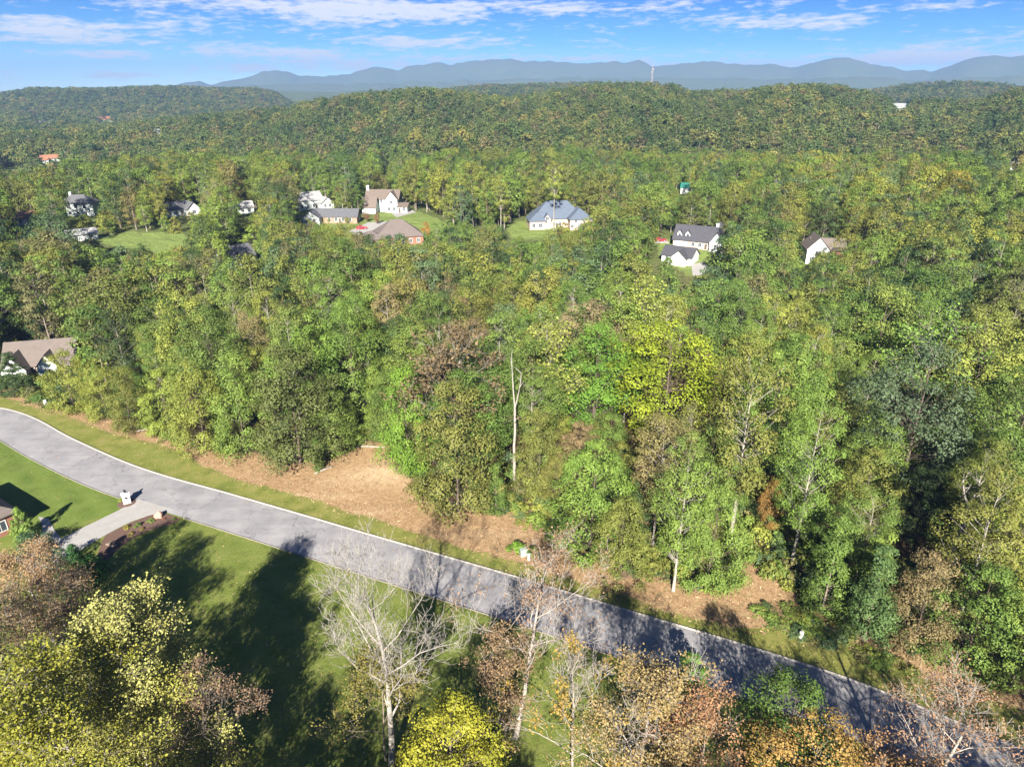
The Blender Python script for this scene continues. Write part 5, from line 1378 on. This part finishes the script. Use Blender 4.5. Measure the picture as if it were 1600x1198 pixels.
# utility pedestals
UT_G = simple('utility_green', (0.27, 0.32, 0.29), 0.6, 0.05, 2); UT_W = simple('utility_white', (0.6, 0.59, 0.56), 0.6, 0.05, 2)
def pedestal(px_, w, h, m, label, name='utility_pedestal'):
    q = at_z(*px_); e = empty(name, (q[0], q[1], gz(*q)), R_(20)); tag(e, label, 'utility box')
    MB().box(-w / 2, w / 2, -w * .35, w * .35, -.1, h).build('cabinet', m, e)
    MB().prism([(-w * .42, h), (w * .42, h), (w * .42, h + .04), (-w * .42, h + .12)], 'x', -w * .55, w * .55).build('lid', m, e)
    MB().box(-w * .6, w * .6, -w * .48, w * .48, -.15, .06).build('base', CONC, e)
pedestal((72, 633), .5, 1.1, UT_W, 'taller white utility pedestal on the grass by the yellow-green trees')
pedestal((77, 634), .45, .8, UT_W, 'shorter white utility pedestal beside the taller one on the grass')
pedestal((818, 868), .9, 1.0, UT_G, 'pale green utility box in the low shrub beyond the road')
pedestal((826, 876), .3, 1.1, UT_W, 'thin white utility post beside the pale green box')
pedestal((1251, 996), .35, 1.0, UT_W, 'thin white utility post in the weeds at the road bank')

# cars
def car(label, pxy, rot, col, suv=False):
    p = ground_at(*pxy); e = empty('parked_car', (p[0], p[1], gz(p[0], p[1]) + .02), R_(rot)); tag(e, label, 'car', None)
    paint = simple('car_paint', col, 0.25, 0.05, 2, spec=0.6)
    h = 1.0 if suv else .85; tp = 1.75 if suv else 1.42
    body = [(-2.25, .35), (2.25, .35), (2.3, .62), (2.2, h - .1), (1.1, h), (-2.1, h + .02), (-2.3, .7)]
    MB().prism(body, 'y', -.88, .88).build('body', paint, e)
    cab = [(-1.9, h + .02), (1.0, h), (.35, tp), (-1.5, tp)] if suv else [(-1.6, h + .02), (1.0, h), (.2, tp), (-.95, tp)]
    cb = MB().prism(cab, 'y', -.76, .76).build('cabin', paint, e)
    g_ = [(x * .9 - .02, (z - h) * .8 + h + .06) for x, z in cab]
    MB().prism(g_, 'y', -.79, .79).build('side_glass', GLASS, cb)
    for sx in (-1.4, 1.4):
        for sy in (-.8, .8):
            mb = MB(); mb.v = []; k = 14
            poly = [(sx + .33 * math.cos(2 * math.pi * j / k), .33 + .33 * math.sin(2 * math.pi * j / k)) for j in range(k)]
            w_ = MB().prism(poly, 'y', sy - .12, sy + .12).build('wheel', BLACK, e)
            poly = [(sx + .2 * math.cos(2 * math.pi * j / k), .33 + .2 * math.sin(2 * math.pi * j / k)) for j in range(k)]
            MB().prism(poly, 'y', sy - .135 , sy + .135).build('rim', METAL_G, w_)
    for sy in (-.6, .6): MB().box(2.2, 2.29, sy - .18, sy + .18, .6, .75).build('headlight', TRIM, e)
car('red car parked on the drive in front of the brown hipped house', (565, 358), 20, (.45, .02, .03))
car('dark car parked beside the white two-storey house', (630, 327), 15, (.03, .035, .04), True)
car('deep red car parked left of the dormered house', (1032, 377), 8, (.30, .02, .03))
car('black car parked under the trees right of the dormered house', (1172, 402), 5, (.015, .015, .018), True)
# drives by the houses
def lot(name, pts, m_, label):
    P_ = [ground_at(*q) for q in pts]; mb = MB(); n = len(P_)
    mb.add([(q[0], q[1], q[2] + .12) for q in P_] + [(q[0], q[1], q[2] - .8) for q in P_], [tuple(range(n))] + [(i, (i + 1) % n, n + (i + 1) % n, n + i) for i in range(n)])
    tag(mb.build(name, m_), label, kind='structure')
lot('house_drive', [(545,362),(575,348),(622,346),(600,356),(560,372)], CONC_DRIVE, 'pale concrete drive between the far houses')
lot('house_drive', [(612,334),(640,326),(650,332),(620,340)], CONC_DRIVE, 'concrete parking beside the white two-storey house')
lot('house_drive', [(1012,372),(1040,374),(1046,380),(1020,380)], CONC_DRIVE, 'concrete drive left of the dormered house')
lot('house_drive', [(1080,414),(1098,410),(1110,420),(1096,432),(1082,430)], CONC_DRIVE, 'pale concrete court below the dormered house')

# radio mast on the ridge
d_ = px_dir(1018, 133); az_ = math.atan2(d_[0], d_[1]); r_ = 1030.0
mx, my = r_ * math.sin(az_), r_ * math.cos(az_); mz = float(hgt(mx, my))
zt = CAM_H + r_ * px_dir(1018, 104)[2] / math.hypot(*px_dir(1018, 104)[:2])
e = empty('radio_mast', (mx, my, mz), 0.3); tag(e, 'red and white lattice radio mast on the wooded ridge', 'radio mast')
Ht = zt - mz; w0, w1 = 1.8, .6
def legp(k, z): w_ = w0 + (w1 - w0) * z / Ht; a_ = k * 2 * math.pi / 3; return np.array([w_ * math.cos(a_), w_ * math.sin(a_), z])
nb = 10
for k in range(3):
    MB().tube([legp(k, -1), legp(k, Ht)], [.13, .10], 5).build('leg', METAL_G, e)
for j in range(nb):
    mb = MB(); z0, z1 = Ht * j / nb, Ht * (j + 1) / nb
    for k in range(3):
        mb.tube([legp(k, z0), legp((k + 1) % 3, z1)], [.05, .05], 4); mb.tube([legp(k, z1), legp((k + 1) % 3, z1)], [.05, .05], 4)
    mb.build('brace', RED_P if j % 2 else METAL_G, e)
MB().tube([(0, 0, Ht), (0, 0, Ht + 6)], [.15, .06], 5).build('antenna', METAL_G, e)
for (zz, a_) in ((Ht * .9, 0.), (Ht * .82, 2.), (Ht * .9, 4.)):
    MB().lathe([(.1, zz - .9), (.55, zz - .6), (.55, zz + .6), (.1, zz + .9)], 10, 1.3 * math.cos(a_), 1.3 * math.sin(a_)).build('dish', METAL_G, e)

# ------------------------------------------------------------------ haze
zlo = float(GZ.min()) - 1.0; zhi = float(GZ.max()) + 30
m, nt, o = mat('haze')
pv = N(nt, 'ShaderNodeVolumePrincipled')
pv.inputs['Color'].default_value = (0.195, 0.322, 0.60, 1)
pv.inputs['Density'].default_value = 1.25e-4
pv.inputs['Anisotropy'].default_value = 0.0
nt.links.new(pv.outputs[0], o.inputs['Volume'])
hz = MB().box(-10900, 10900, -10900, 10900, zlo, zhi).build('haze', m)
tag(hz, 'thin blue air between the near wood and the mountains', kind='stuff')
